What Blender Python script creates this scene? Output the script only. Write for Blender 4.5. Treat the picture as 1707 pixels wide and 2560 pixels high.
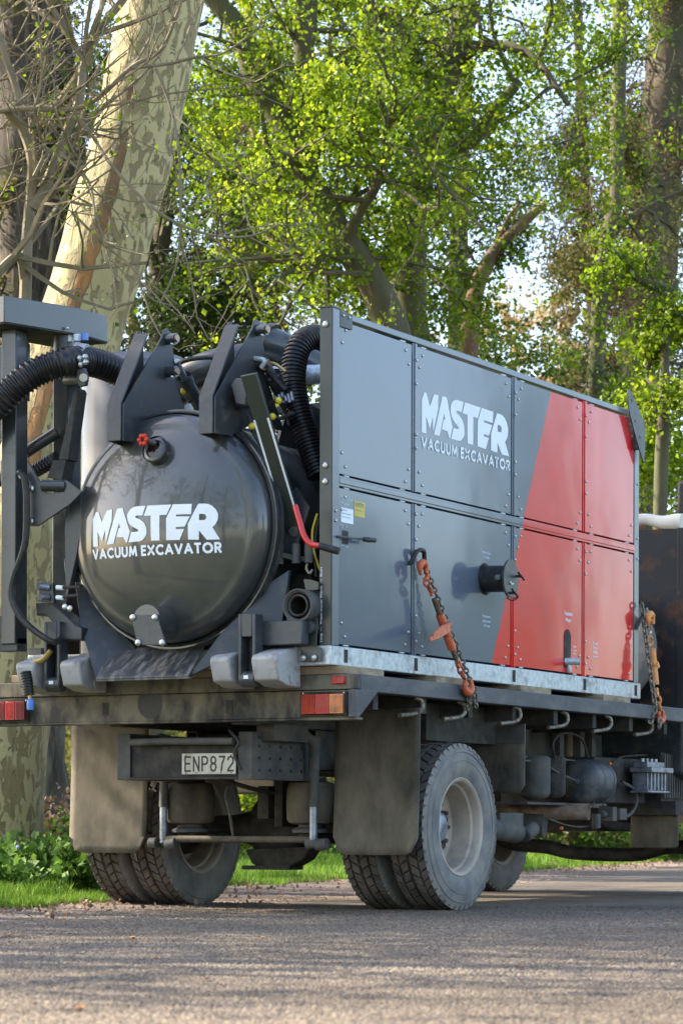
import bpy, bmesh, math, random
import numpy as np
from mathutils import Vector, Matrix, noise
from mathutils.geometry import tessellate_polygon
random.seed(7); rng = np.random.default_rng(7)
for o in list(bpy.data.objects): bpy.data.objects.remove(o)
SC = bpy.context.scene; COL = SC.collection
PI = math.pi; R_ = math.radians
# ------------------------------------------------------------------ camera
CAM = Vector((8.636, -13.479, 0.48)); YAW = R_(29)
FW = Vector((-math.sin(YAW), math.cos(YAW), 0)); RT = Vector((math.cos(YAW), math.sin(YAW), 0))
cd = bpy.data.cameras.new('camera'); cam = bpy.data.objects.new('camera', cd); COL.objects.link(cam)
cam.location = CAM
q = Matrix.Rotation(YAW, 4, 'Z') @ Matrix.Rotation(PI/2, 4, 'X') @ Matrix.Rotation(R_(0.2), 4, 'Z')
cam.rotation_euler = q.to_euler()
cd.sensor_fit = 'HORIZONTAL'; cd.sensor_width = 36; cd.lens = 6886/1707*36
cd.shift_y = (2077-1280)/1707
cd.clip_start = 0.5; cd.clip_end = 2000
cd.dof.use_dof = True; cd.dof.focus_distance = 15.6; cd.dof.aperture_fstop = 9
SC.camera = cam
# ------------------------------------------------------------------ light
SUN_EL, SUN_AZ = R_(37), math.atan2(-0.97, -0.242)      # azimuth as atan2(x, y)
w = bpy.data.worlds.new('World'); SC.world = w; w.use_nodes = True
nt = w.node_tree; bg = nt.nodes['Background']; sk = nt.nodes.new('ShaderNodeTexSky')
sk.sky_type = 'NISHITA'; sk.sun_disc = False; sk.sun_elevation = SUN_EL; sk.sun_rotation = SUN_AZ
sk.dust_density = 1.6; sk.air_density = 1.0; sk.ozone_density = 1.6
nt.links.new(sk.outputs[0], bg.inputs[0]); bg.inputs[1].default_value = 0.15
sd = bpy.data.lights.new('sun', 'SUN'); sd.energy = 3.9; sd.angle = R_(0.5); sd.color = (1, .93, .8)
so = bpy.data.objects.new('sun', sd); COL.objects.link(so)
sdir = Vector((math.sin(SUN_AZ)*math.cos(SUN_EL), math.cos(SUN_AZ)*math.cos(SUN_EL), math.sin(SUN_EL)))
so.rotation_euler = sdir.to_track_quat('Z', 'Y').to_euler(); so.location = (-20, -5, 20)
SC.view_settings.view_transform = 'Standard'; SC.view_settings.look = 'None'
SC.view_settings.exposure = 1.9; SC.view_settings.gamma = 1
SC.view_settings.use_white_balance = True; SC.view_settings.white_balance_temperature = 7000; SC.view_settings.white_balance_tint = 12
SC.render.engine = 'CYCLES'
SC.cycles.max_bounces = 8; SC.cycles.transparent_max_bounces = 8
# ------------------------------------------------------------------ materials
def mat(name, base, rough=.5, metal=0, var=.15, vscale=6, dirt=None, bump=0, bscale=60, coat=0, coatr=.1, spec=.5, coat_ior=1.5, stretch=(1,1,1)):
    m = bpy.data.materials.new(name); m.use_nodes = True; n = m.node_tree.nodes; L = m.node_tree.links
    b = n['Principled BSDF']
    b.inputs['Roughness'].default_value = rough; b.inputs['Metallic'].default_value = metal
    b.inputs['Coat Weight'].default_value = coat; b.inputs['Coat Roughness'].default_value = coatr
    b.inputs['Specular IOR Level'].default_value = spec; b.inputs['Coat IOR'].default_value = coat_ior
    g = n.new('ShaderNodeNewGeometry'); mp = n.new('ShaderNodeMapping'); L.new(g.outputs['Position'], mp.inputs[0])
    mp.inputs['Scale'].default_value = stretch
    t = n.new('ShaderNodeTexNoise'); t.inputs['Scale'].default_value = vscale; t.inputs['Detail'].default_value = 6; L.new(mp.outputs[0], t.inputs[0])
    r = n.new('ShaderNodeMapRange'); L.new(t.outputs[0], r.inputs[0]); r.inputs[1].default_value = .3; r.inputs[2].default_value = .7
    r.inputs[3].default_value = 1-var; r.inputs[4].default_value = 1+var
    mx = n.new('ShaderNodeMix'); mx.data_type = 'RGBA'; mx.blend_type = 'MULTIPLY'; mx.inputs[0].default_value = 1
    mx.inputs[6].default_value = (*base, 1); L.new(r.outputs[0], mx.inputs[7]); out = mx.outputs[2]
    if dirt:                       # (colour, scale, amount 0..1, contrast)
        t2 = n.new('ShaderNodeTexNoise'); t2.inputs['Scale'].default_value = dirt[1]; t2.inputs['Detail'].default_value = 8; t2.inputs['Roughness'].default_value = .65
        L.new(mp.outputs[0], t2.inputs[0]); r2 = n.new('ShaderNodeMapRange'); L.new(t2.outputs[0], r2.inputs[0])
        c = 1-dirt[2]; r2.inputs[1].default_value = .3+.4*c-dirt[3]; r2.inputs[2].default_value = .3+.4*c+dirt[3]
        m2 = n.new('ShaderNodeMix'); m2.data_type = 'RGBA'; L.new(r2.outputs[0], m2.inputs[0]); L.new(out, m2.inputs[6]); m2.inputs[7].default_value = (*dirt[0], 1)
        out = m2.outputs[2]
        if len(dirt) > 4:          # dirt also roughens
            mr = n.new('ShaderNodeMapRange'); L.new(r2.outputs[0], mr.inputs[0]); mr.inputs[3].default_value = rough; mr.inputs[4].default_value = dirt[4]; L.new(mr.outputs[0], b.inputs['Roughness'])
    L.new(out, b.inputs['Base Color'])
    if bump:
        t3 = n.new('ShaderNodeTexNoise'); t3.inputs['Scale'].default_value = bscale; t3.inputs['Detail'].default_value = 5; L.new(mp.outputs[0], t3.inputs[0])
        bp = n.new('ShaderNodeBump'); bp.inputs['Strength'].default_value = bump; bp.inputs['Distance'].default_value = .01; L.new(t3.outputs[0], bp.inputs['Height']); L.new(bp.outputs[0], b.inputs['Normal'])
    m['out'] = 1
    return m
def plain(name, c, rough=.5, metal=0, **k): return mat(name, c, rough, metal, var=.04, **k)
DK = mat('dark_grey_gloss_paint', (.035,.041,.046), .3, var=.06, coat=.6, coatr=.12, dirt=((.09,.085,.07), 9, .16, .12, .6))
DK2 = mat('dark_grey_satin_paint', (.04,.047,.053), .42, var=.1, coat=.2, coatr=.3, dirt=((.11,.10,.085), 14, .25, .1, .7))
TANKP = mat('tank_gloss_paint', (.036,.041,.042), .35, var=.08, coat=1, coatr=.05, coat_ior=1.5, dirt=((.075,.07,.06), 3, .25, .2, .4))
GAL = mat('galvanised_steel', (.56,.62,.64), .42, .35, var=.16, vscale=30, dirt=((.3,.29,.27), 12, .25, .1, .6), bump=.05)
SILV = mat('silver_grey_paint', (.40,.40,.40), .45, .1, var=.05, dirt=((.2,.19,.17), 10, .2, .1, .6))
BLK = mat('black_rubber', (.018,.018,.018), .5, var=.2, dirt=((.07,.065,.055), 20, .2, .12, .8))
HOSE = mat('black_corrugated_plastic', (.014,.013,.014), .32, var=.1, dirt=((.06,.05,.045), 12, .18, .1, .6))
TYRE = mat('dusty_tyre_rubber', (.04,.036,.032), .8, var=.2, dirt=((.13,.11,.09), 7, .5, .15, .9), bump=.15, bscale=90)
SIDEW = mat('dusty_sidewall_rubber', (.15,.15,.15), .75, var=.12, dirt=((.27,.25,.21), 6, .45, .15, .9), bump=.1, bscale=120)
RIM = mat('dusty_rim_paint', (.5,.42,.34), .55, var=.06, dirt=((.26,.225,.185), 5, .35, .2, .8))
FLAP = mat('dusty_mudflap_rubber', (.038,.034,.027), .85, var=.2, vscale=12, dirt=((.19,.16,.115), 2.6, .45, .2, .9), bump=.12, bscale=40, stretch=(1.6,1.6,.9))
CHAS = mat('dirty_chassis_steel', (.06,.062,.065), .7, .1, var=.25, vscale=10, dirt=((.14,.13,.11), 8, .42, .16, .85), bump=.1)
UND = mat('grimy_underbody', (.022,.02,.018), .8, var=.3, vscale=14, dirt=((.08,.072,.06), 9, .38, .15, .9), bump=.15)
BEAM = mat('weathered_beam_paint', (.013,.013,.013), .65, var=.3, vscale=5, dirt=((.21,.185,.135), 3.0, .56, .07, .85), bump=.1, stretch=(1,1,.5))
RAIL = mat('scuffed_tray_rail', (.06,.068,.08), .5, .2, var=.2, vscale=8, dirt=((.19,.185,.17), 7, .33, .1, .8), bump=.06, stretch=(1,.4,1))
RUST = mat('rusty_black_headboard', (.012,.013,.017), .5, var=.3, vscale=3, dirt=((.13,.05,.022), 4.5, .22, .08, .9), bump=.1)
WOOD = mat('bearer_timber', (.38,.29,.19), .8, var=.2, vscale=18, dirt=((.16,.12,.08), 6, .3, .15), bump=.2, stretch=(.3,1,3))
ORG = mat('orange_paint_chipped', (.62,.13,.045), .45, .1, var=.15, vscale=30, dirt=((.1,.06,.04), 24, .24, .06, .8))
ORG2 = mat('yellow_orange_paint', (.72,.30,.09), .5, .1, var=.15, vscale=30, dirt=((.16,.09,.05), 24, .22, .06, .8))  # orange paint made paler and yellower to imitate sunlight on the second binder
CHN = mat('grey_chain_steel', (.27,.25,.20), .55, .7, var=.25, vscale=60, dirt=((.12,.08,.05), 40, .3, .1, .8))
RSTB = mat('rusty_brown_steel', (.13,.085,.055), .7, .3, var=.3, vscale=40)
REDP = plain('red_gloss_paint', (.62,.02,.018), .3, coat=.5)
REDPL = plain('red_tap_plastic', (.7,.05,.03), .45)
REDL = mat('red_lamp_lens', (.55,.016,.014), .3, var=.15, vscale=60, dirt=((.22,.08,.06), 18, .22, .15))
DRED = mat('dull_red_lamp_lens', (.27,.010,.012), .5, dirt=((.1,.06,.05), 14, .35, .15, .7))
AMB = mat('amber_lamp_lens', (.72,.17,.02), .25, dirt=((.2,.1,.05), 14, .3, .15, .7), coat=.5)
DIMR = mat('dirty_orange_red_lens', (.52,.035,.008), .4, dirt=((.13,.05,.035), 14, .4, .15, .7), spec=.3)
WHT = plain('white_vinyl', (.84,.90,.95), .45)
WHTP = mat('plate_white', (.58,.55,.45), .5, var=.08, dirt=((.3,.27,.2), 10, .25, .15))
PBLK = plain('plate_black', (.02,.02,.02), .4)
CREAM = mat('cream_canvas', (.72,.68,.6), .8, var=.08, vscale=10, bump=.2, bscale=12)
WTANK = mat('pale_plastic_tank', (.13,.13,.15), .38, var=.03, coat=.3, coatr=.2)
YEL = plain('yellow_fitting', (.75,.6,.05), .4)
YELS = mat('yellow_sticker', (.62,.5,.08), .45, var=.08)
ZINC = plain('zinc_bolt', (.55,.57,.56), .35, .9)
BRASS = plain('brass_fitting', (.5,.36,.12), .4, .7)
BLUE = plain('blue_plastic_cap', (.12,.28,.75), .4)
GLASS = plain('dark_sight_glass', (.01,.01,.008), .08, coat=1)
PINE = plain('pin_end_steel', (.42,.3,.2), .4, .8)
BATT = mat('alloy_grey_block', (.33,.36,.42), .42, .6, var=.15, vscale=20, dirt=((.1,.1,.1), 16, .3, .15))
DISC = mat('dusty_round_cover', (.10,.115,.12), .45, var=.1, dirt=((.2,.19,.17), 8, .35, .2, .8))
LBLT = plain('pale_blue_print', (.52,.62,.75), .5)
GREYT = plain('grey_print', (.13,.15,.2), .5)
TAILP = mat('dusty_exhaust_steel', (.42,.31,.23), .7, .3, var=.15, dirt=((.1,.07,.05), 8, .4, .15))
CHUTE = mat('scuffed_chute_paint', (.05,.055,.06), .45, var=.2, dirt=((.2,.19,.18), 9, .38, .08, .7), stretch=(3,.5,1))
CAPM = plain('faded_red_cap', (.36,.10,.07), .6)
def panel_material():
    m = mat('two_tone_panel_paint', (.1,.12,.145), .3, var=.02, coat=.9, coatr=.09, coat_ior=1.55, spec=.2, dirt=((.16,.15,.13), 2.2, .12, .2, .5))
    n = m.node_tree.nodes; L = m.node_tree.links; b = n['Principled BSDF']
    g = n.new('ShaderNodeNewGeometry'); s = n.new('ShaderNodeSeparateXYZ'); L.new(g.outputs['Position'], s.inputs[0])
    a = n.new('ShaderNodeMath'); a.operation = 'MULTIPLY_ADD'; L.new(s.outputs['Z'], a.inputs[0]); a.inputs[1].default_value = -.4788; L.new(s.outputs['Y'], a.inputs[2])
    c = n.new('ShaderNodeMath'); c.operation = 'GREATER_THAN'; L.new(a.outputs[0], c.inputs[0]); c.inputs[1].default_value = 1.262
    x = n.new('ShaderNodeMix'); x.data_type = 'RGBA'; L.new(c.outputs[0], x.inputs[0]); x.inputs[6].default_value = (.10,.132,.18,1); x.inputs[7].default_value = (.76,.006,.008,1)
    dm=n.new('ShaderNodeMix'); dm.data_type='RGBA'; src_=b.inputs['Base Color'].links[0].from_node; L.new(src_.inputs[0].links[0].from_socket, dm.inputs[0]); L.new(x.outputs[2], dm.inputs[6]); dm.inputs[7].default_value=(.16,.15,.14,1)
    sc=n.new('ShaderNodeMath'); sc.operation='MULTIPLY'; L.new(src_.inputs[0].links[0].from_socket, sc.inputs[0]); sc.inputs[1].default_value=.35; L.new(sc.outputs[0], dm.inputs[0]); L.new(dm.outputs[2], b.inputs['Base Color'])
    # slight waviness of the sheet
    t = n.new('ShaderNodeTexNoise'); t.inputs['Scale'].default_value = 1.6; L.new(g.outputs['Position'], t.inputs[0])
    bp = n.new('ShaderNodeBump'); bp.inputs['Strength'].default_value = .12; bp.inputs['Distance'].default_value = .02; L.new(t.outputs[0], bp.inputs['Height']); L.new(bp.outputs[0], b.inputs['Normal']); L.new(bp.outputs[0], b.inputs['Coat Normal'])
    return m
PANEL = panel_material()
FRAMEP = mat('grey_frame_paint', (.13,.155,.185), .3, .2, var=.05, coat=.5, coatr=.15)
POSTP = mat('green_grey_post_paint', (.038,.047,.04), .4, var=.08, coat=.3, coatr=.2)
# ------------------------------------------------------------------ mesh builder
class M:
    def __init__(s): s.v=[]; s.f=[]; s.mi=[]; s.m=0
    def add(s, vs, fs):
        b=len(s.v); s.v += [tuple(v) for v in vs]; s.f += [tuple(i+b for i in f) for f in fs]; s.mi += [s.m]*len(fs); return s
    def box(s,x0,x1,y0,y1,z0,z1):
        return s.add([(x,y,z) for z in (z0,z1) for y in (y0,y1) for x in (x0,x1)], [(0,2,3,1),(4,5,7,6),(0,1,5,4),(2,6,7,3),(0,4,6,2),(1,3,7,5)])
    def obox(s,c,u,v,w_):
        c,u,v,w_=map(Vector,(c,u,v,w_))
        return s.add([c+a*u+b*v+d*w_ for d in (-1,1) for b in (-1,1) for a in (-1,1)], [(0,2,3,1),(4,5,7,6),(0,1,5,4),(2,6,7,3),(0,4,6,2),(1,3,7,5)])
    def prism(s,pts,ax,a0,a1):
        n=len(pts)
        def P(p,a): return {'x':(a,p[0],p[1]),'y':(p[0],a,p[1]),'z':(p[0],p[1],a)}[ax]
        vs=[P(p,a0) for p in pts]+[P(p,a1) for p in pts]
        tr=tessellate_polygon([[Vector((p[0],p[1],0)) for p in pts]])
        fs=[tuple(t) for t in tr]+[tuple(n+i for i in reversed(t)) for t in tr]+[(i,(i+1)%n,n+(i+1)%n,n+i) for i in range(n)]
        return s.add(vs,fs)
    def slab(s,pts,off):           # 3D polygon extruded by a vector
        n=len(pts); pts=[Vector(p) for p in pts]; off=Vector(off)
        fs=[tuple(range(n)),tuple(reversed(range(n,2*n)))]+[(i,(i+1)%n,n+(i+1)%n,n+i) for i in range(n)]
        return s.add(pts+[p+off for p in pts],fs)
    def tube(s,path,r,n=10,caps=True):
        path=[Vector(p) for p in path]; N=len(path); rr=r if isinstance(r,(list,tuple)) else [r]*N
        T=[(path[min(i+1,N-1)]-path[max(i-1,0)]).normalized() for i in range(N)]
        u=T[0].orthogonal().normalized(); vs=[]
        for i in range(N):
            u=(u-T[i]*u.dot(T[i])).normalized(); w_=T[i].cross(u)
            for k in range(n):
                a=2*PI*k/n; vs.append(path[i]+(u*math.cos(a)+w_*math.sin(a))*rr[i])
        fs=[(i*n+k,i*n+(k+1)%n,(i+1)*n+(k+1)%n,(i+1)*n+k) for i in range(N-1) for k in range(n)]
        if caps: fs+= [tuple(reversed(range(n))),tuple(range((N-1)*n,N*n))]
        return s.add(vs,fs)
    def cyl(s,a,b,r,r2=None,n=20): return s.tube([a,b],[r,r if r2 is None else r2],n)
    def lathe(s,prof,o,axis,n=48,closed=False):   # prof: (t along axis, radius)
        o=Vector(o); ax=Vector(axis).normalized(); u=ax.orthogonal().normalized(); w_=ax.cross(u); vs=[]
        for t,r in prof:
            for k in range(n):
                a=2*PI*k/n; vs.append(o+ax*t+(u*math.cos(a)+w_*math.sin(a))*r)
        P=len(prof); fs=[(i*n+k,i*n+(k+1)%n,((i+1)%P)*n+(k+1)%n,((i+1)%P)*n+k) for i in range(P if closed else P-1) for k in range(n)]
        return s.add(vs,fs)
    def ball(s,c,r,n=12):
        pr=[(-math.cos(PI*i/n)*r, max(math.sin(PI*i/n)*r,1e-4)) for i in range(n+1)]
        return s.lathe(pr,c,(0,0,1),2*n)
    def mesh(s,name,ms,org=(0,0,0),smooth=True):
        me=bpy.data.meshes.new(name); o=Vector(org)
        me.from_pydata([(v[0]-o[0],v[1]-o[1],v[2]-o[2]) for v in s.v],[],s.f)
        for m in (ms if isinstance(ms,(list,tuple)) else [ms]): me.materials.append(m)
        me.polygons.foreach_set('material_index',s.mi)
        bm=bmesh.new(); bm.from_mesh(me); bmesh.ops.recalc_face_normals(bm,faces=bm.faces); bm.to_mesh(me); bm.free()
        if smooth:
            me.polygons.foreach_set('use_smooth',[True]*len(me.polygons)); me.set_sharp_from_angle(angle=R_(38))
        me.update(); return me
    def fin(s,name,ms,parent=None,bevel=0,**kw):
        a=np.array(s.v); c=(a.min(0)+a.max(0))/2
        return place(name,s.mesh(name,ms,c),c,parent,bevel,**kw)
WPOS={}
def place(name,me,c,parent=None,bevel=0,rot=None,**kw):
    o=bpy.data.objects.new(name,me); COL.objects.link(o); wp=Vector(c)
    if parent: o.parent=parent; o.location=wp-WPOS[parent.name]
    else: o.location=wp
    if rot is not None: o.rotation_euler=rot
    WPOS[o.name]=wp
    if bevel:
        b=o.modifiers.new('bevel','BEVEL'); b.width=bevel; b.segments=2; b.limit_method='ANGLE'; b.angle_limit=R_(40)
    for k,v in kw.items(): o[k]=v
    return o
def thing(name,label,cat,loc,group=None):
    o=bpy.data.objects.new(name,None); COL.objects.link(o); o.location=loc; o.empty_display_size=.2; WPOS[o.name]=Vector(loc)
    o['label']=label; o['category']=cat
    if group: o['group']=group
    return o
def npmesh(name,verts,faces,m,attr=None):
    me=bpy.data.meshes.new(name); verts=np.asarray(verts,dtype=np.float32); faces=np.asarray(faces,dtype=np.int32); k=faces.shape[1]
    me.vertices.add(len(verts)); me.vertices.foreach_set('co',verts.ravel())
    me.loops.add(faces.size); me.loops.foreach_set('vertex_index',faces.ravel())
    me.polygons.add(len(faces)); me.polygons.foreach_set('loop_start',np.arange(0,faces.size,k,dtype=np.int32))
    me.update(calc_edges=True); me.materials.append(m)
    if attr is not None:
        a=me.attributes.new('tint','FLOAT','FACE'); a.data.foreach_set('value',np.asarray(attr,dtype=np.float32))
    return me
# ------------------------------------------------------------------ ground
def G(lat,dep,z=0): p=CAM+RT*lat+FW*dep; return Vector((p.x,p.y,z))
GE_D=[-400,0,12,15.7,22.3,26.2,32.7,52,90,400]; GE_L=[-80,-3.2,-2.35,-1.95,-.95,.1,2.3,7.4,18,104]
RE_D=[-400,0,12,14.8,19.7,37.5,60,400]; RE_L=[-79,-2.9,-2.1,-1.83,-.1,4.3,9,99]
def sdist(lat,dep): return np.interp(dep,GE_D,GE_L)-lat
def fbm(x,y,s): return noise.noise(Vector((x*s,y*s,3.1)))
def terr(lat,dep):
    s=float(sdist(lat,dep))
    if s<=-1.0: h=-.02
    elif s<=0: h=-.02+.03*(s+1)
    else: h=.01+.05*min(s,5)+.012*max(0,min(s-5,60))+.03*fbm(lat,dep,.7)*min(s,1)
    return h
def ground_material():
    m=mat('grass_and_leaf_litter_soil',(.07,.10,.02),.95,var=.4,vscale=1.2,dirt=((.12,.085,.05),2.5,.4,.12),bump=.6,bscale=25)
    return m
GR=ground_material()
LITM=None
def grid(name,lats,deps,hf,m,**kw):
    vs=[];fs=[];nl=len(lats)
    for d in deps:
        for l in lats: vs.append(tuple(G(l,d,hf(l,d))))
    for j in range(len(deps)-1):
        for i in range(nl-1): fs.append((j*nl+i,j*nl+i+1,(j+1)*nl+i+1,(j+1)*nl+i))
    me=npmesh(name,vs,fs,m); me.polygons.foreach_set('use_smooth',[True]*len(fs))
    o=bpy.data.objects.new(name,me); COL.objects.link(o)
    for k,v in kw.items(): o[k]=v
    return o
lats=sorted(set([-400,-200,-100,-60,-40,-30,-22,-16]+list(np.arange(-12,16,.35))+[16,20,26,34,45,70,120,240,400]))
deps=sorted(set([-400,-200,-80,-40,-20,-10,-4,0,4,8]+list(np.arange(10,44,.5))+[46,50,56,64,75,90,120,180,260,400]))
grid('ground',[float(a) for a in lats],[float(a) for a in deps],terr,GR,kind='structure')
def road_material():
    m=bpy.data.materials.new('chip_seal_asphalt'); m.use_nodes=True; n=m.node_tree.nodes; L=m.node_tree.links; b=n['Principled BSDF']; b.inputs['Roughness'].default_value=.8
    g=n.new('ShaderNodeNewGeometry')
    v=n.new('ShaderNodeTexVoronoi'); v.inputs['Scale'].default_value=75; L.new(g.outputs[0],v.inputs[0])
    v2=n.new('ShaderNodeTexNoise'); v2.inputs['Scale'].default_value=1.3; v2.inputs['Detail'].default_value=7; L.new(g.outputs[0],v2.inputs[0])
    cr=n.new('ShaderNodeValToRGB'); L.new(v.outputs['Color'],cr.inputs[0]); e=cr.color_ramp.elements
    e[0].color=(.088,.068,.048,1); e[1].color=(.195,.15,.108,1); e.new(.5).color=(.13,.102,.074,1)
    r=n.new('ShaderNodeMapRange'); L.new(v2.outputs[0],r.inputs[0]); r.inputs[1].default_value=.3; r.inputs[2].default_value=.7; r.inputs[3].default_value=.75; r.inputs[4].default_value=1.25
    mx=n.new('ShaderNodeMix'); mx.data_type='RGBA'; mx.blend_type='MULTIPLY'; mx.inputs[0].default_value=1; L.new(cr.outputs[0],mx.inputs[6]); L.new(r.outputs[0],mx.inputs[7]); mp2=n.new('ShaderNodeMapping'); mp2.inputs['Rotation'].default_value=(0,0,-YAW+.2); mp2.inputs['Scale'].default_value=(1.1,.09,1); L.new(g.outputs[0],mp2.inputs[0])
    v4=n.new('ShaderNodeTexNoise'); v4.inputs['Scale'].default_value=1; v4.inputs['Detail'].default_value=3; L.new(mp2.outputs[0],v4.inputs[0]); r4=n.new('ShaderNodeMapRange'); L.new(v4.outputs[0],r4.inputs[0]); r4.inputs[1].default_value=.35; r4.inputs[2].default_value=.65; r4.inputs[3].default_value=.78; r4.inputs[4].default_value=1.15
    my=n.new('ShaderNodeMix'); my.data_type='RGBA'; my.blend_type='MULTIPLY'; my.inputs[0].default_value=1; L.new(mx.outputs[2],my.inputs[6]); L.new(r4.outputs[0],my.inputs[7]); L.new(my.outputs[2],b.inputs['Base Color'])
    n3=n.new('ShaderNodeTexNoise'); n3.inputs['Scale'].default_value=22; n3.inputs['Detail'].default_value=5; L.new(g.outputs[0],n3.inputs[0])
    ad=n.new('ShaderNodeMath'); ad.operation='MULTIPLY_ADD'; L.new(n3.outputs[0],ad.inputs[0]); ad.inputs[1].default_value=1.6; L.new(v.outputs['Distance'],ad.inputs[2])
    bp=n.new('ShaderNodeBump'); bp.inputs['Strength'].default_value=1; bp.inputs['Distance'].default_value=.012; L.new(ad.outputs[0],bp.inputs['Height']); L.new(bp.outputs[0],b.inputs['Normal'])
    return m
ROADM=road_material()
def road():
    vs=[];fs=[]
    D=[-300,-60,-20,-5,0,4]+list(np.arange(6,40,.6))+[42,48,60,90,150,300]
    for d in D:
        l0=float(np.interp(d,RE_D,RE_L))+.07*noise.noise(Vector((0,d*1.3,0)))+.04*noise.noise(Vector((5,d*4,0)))
        vs.append(tuple(G(l0,d,0))); vs.append(tuple(G(l0+9.5,d,0)))
    for i in range(len(D)-1): fs.append((2*i,2*i+1,2*i+3,2*i+2))
    me=npmesh('road',vs,fs,ROADM); o=bpy.data.objects.new('road',me); COL.objects.link(o); o['kind']='structure'
road()
def scatter_stones(name,P,sizes,m,flat=.6,seed=1):
    r=np.random.default_rng(seed); n=len(P)
    base=np.array([(1,0,0),(0,1,0),(-1,0,0),(0,-1,0),(0,0,1),(0,0,-.6)],float); F=np.array([(0,1,4),(1,2,4),(2,3,4),(3,0,4)])
    V=base[None,:5]*(1+r.uniform(-.35,.35,(n,5,1)))*sizes[:,None,None]; V[:,:,2]*=flat
    a=r.uniform(0,6.28,n); c,s=np.cos(a)[:,None],np.sin(a)[:,None]; x=V[:,:,0]*c-V[:,:,1]*s; y=V[:,:,0]*s+V[:,:,1]*c
    V=np.stack([x,y,V[:,:,2]+r.uniform(-.3,.1,(n,1))*sizes[:,None]*flat],2)+P[:,None,:]
    me=npmesh(name,V.reshape(-1,3),(F[None]+5*np.arange(n)[:,None,None]).reshape(-1,3),m,np.repeat(r.uniform(0,1,n),4))
    o=bpy.data.objects.new(name,me); COL.objects.link(o); return o
def tintmat(name,cols,rough=.9,trans=0,spec=.3,wvar=.35,wscale=.5):
    m=bpy.data.materials.new(name); m.use_nodes=True; n=m.node_tree.nodes; L=m.node_tree.links; b=n['Principled BSDF']
    b.inputs['Roughness'].default_value=rough; b.inputs['Specular IOR Level'].default_value=spec
    a=n.new('ShaderNodeAttribute'); a.attribute_name='tint'; cr=n.new('ShaderNodeValToRGB'); L.new(a.outputs['Fac'],cr.inputs[0]); e=cr.color_ramp.elements
    e[0].color=(*cols[0],1); e[1].color=(*cols[-1],1)
    for i,c in enumerate(cols[1:-1]): e.new((i+1)/(len(cols)-1)).color=(*c,1)
    g=n.new('ShaderNodeNewGeometry'); t=n.new('ShaderNodeTexNoise'); t.inputs['Scale'].default_value=wscale; L.new(g.outputs[0],t.inputs[0])
    r=n.new('ShaderNodeMapRange'); L.new(t.outputs[0],r.inputs[0]); r.inputs[1].default_value=.3; r.inputs[2].default_value=.7; r.inputs[3].default_value=1-wvar; r.inputs[4].default_value=1+wvar
    mx=n.new('ShaderNodeMix'); mx.data_type='RGBA'; mx.blend_type='MULTIPLY'; mx.inputs[0].default_value=1; L.new(cr.outputs[0],mx.inputs[6]); L.new(r.outputs[0],mx.inputs[7]); L.new(mx.outputs[2],b.inputs['Base Color'])
    if trans:
        tr=n.new('ShaderNodeBsdfTranslucent'); L.new(mx.outputs[2],tr.inputs[0]); ms=n.new('ShaderNodeMixShader'); ms.inputs[0].default_value=trans
        L.new(b.outputs[0],ms.inputs[1]); L.new(tr.outputs[0],ms.inputs[2]); L.new(ms.outputs[0],n['Material Output'].inputs[0])
    return m
CHIPM=tintmat('asphalt_chips',[(.075,.06,.046),(.13,.103,.076),(.165,.132,.098),(.22,.178,.13)],.75)
GRAVM=tintmat('pinkish_gravel',[(.10,.07,.055),(.2,.15,.125),(.27,.225,.19),(.14,.11,.08)],.85)
n_=70000; dep=5.6+ (rng.uniform(0,1,n_)**1.3)*12; lat=rng.uniform(-1,1,n_)*dep*.128; ok=lat>np.interp(dep,RE_D,RE_L)+.05; lat,dep=lat[ok],dep[ok]
P=np.array([CAM.x,CAM.y,0])[None]+lat[:,None]*np.array(RT)[None]+dep[:,None]*np.array(FW)[None]; P[:,2]=0.0
o=scatter_stones('road_chips',P,rng.uniform(.0045,.0105,len(P)),CHIPM,.7); o['kind']='stuff'; o['label']='grey stone chips bedded in the surface of the road'; o['category']='gravel'
n_=60000; dep=rng.uniform(11,40,n_); e0=np.interp(dep,RE_D,RE_L); e1=np.interp(dep,GE_D,GE_L); u=rng.beta(1.3,1.3,n_)*1.5-.25; lat=e0+(e1-e0-.05)*u
P=np.array([CAM.x,CAM.y,0])[None]+lat[:,None]*np.array(RT)[None]+dep[:,None]*np.array(FW)[None]
s_=(e1-lat); P[:,2]=np.where(s_<-1,0,np.where(s_<0,.01+.03*s_,.01)); P[:,2]=np.maximum(P[:,2],0.0)
o=scatter_stones('gravel_edge',P,rng.uniform(.006,.017,len(P)),GRAVM,.6,3); o['kind']='stuff'; o['label']='loose pinkish gravel along the grassy edge of the road'; o['category']='gravel'
def shoulder():
    m=mat('pale_gravel_shoulder',(.17,.125,.10),.95,var=.25,vscale=40,dirt=((.12,.09,.06),3,.4,.1),bump=.7,bscale=120); vs=[];fs=[]
    D=list(np.arange(4,60,.5))
    for d in D:
        a=float(np.interp(d,RE_D,RE_L)); g_=float(np.interp(d,GE_D,GE_L))-.12+.12*noise.noise(Vector((9,d*1.7,0)))
        for l in (a+.25,g_): vs.append(tuple(G(l,d,-.004 if l>g_ else .016)))
    for i in range(len(D)-1): fs.append((2*i,2*i+1,2*i+3,2*i+2))
    me=npmesh('gravel_shoulder',vs,fs,m); o=bpy.data.objects.new('gravel_shoulder',me); COL.objects.link(o); o['kind']='structure'
shoulder()
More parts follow.
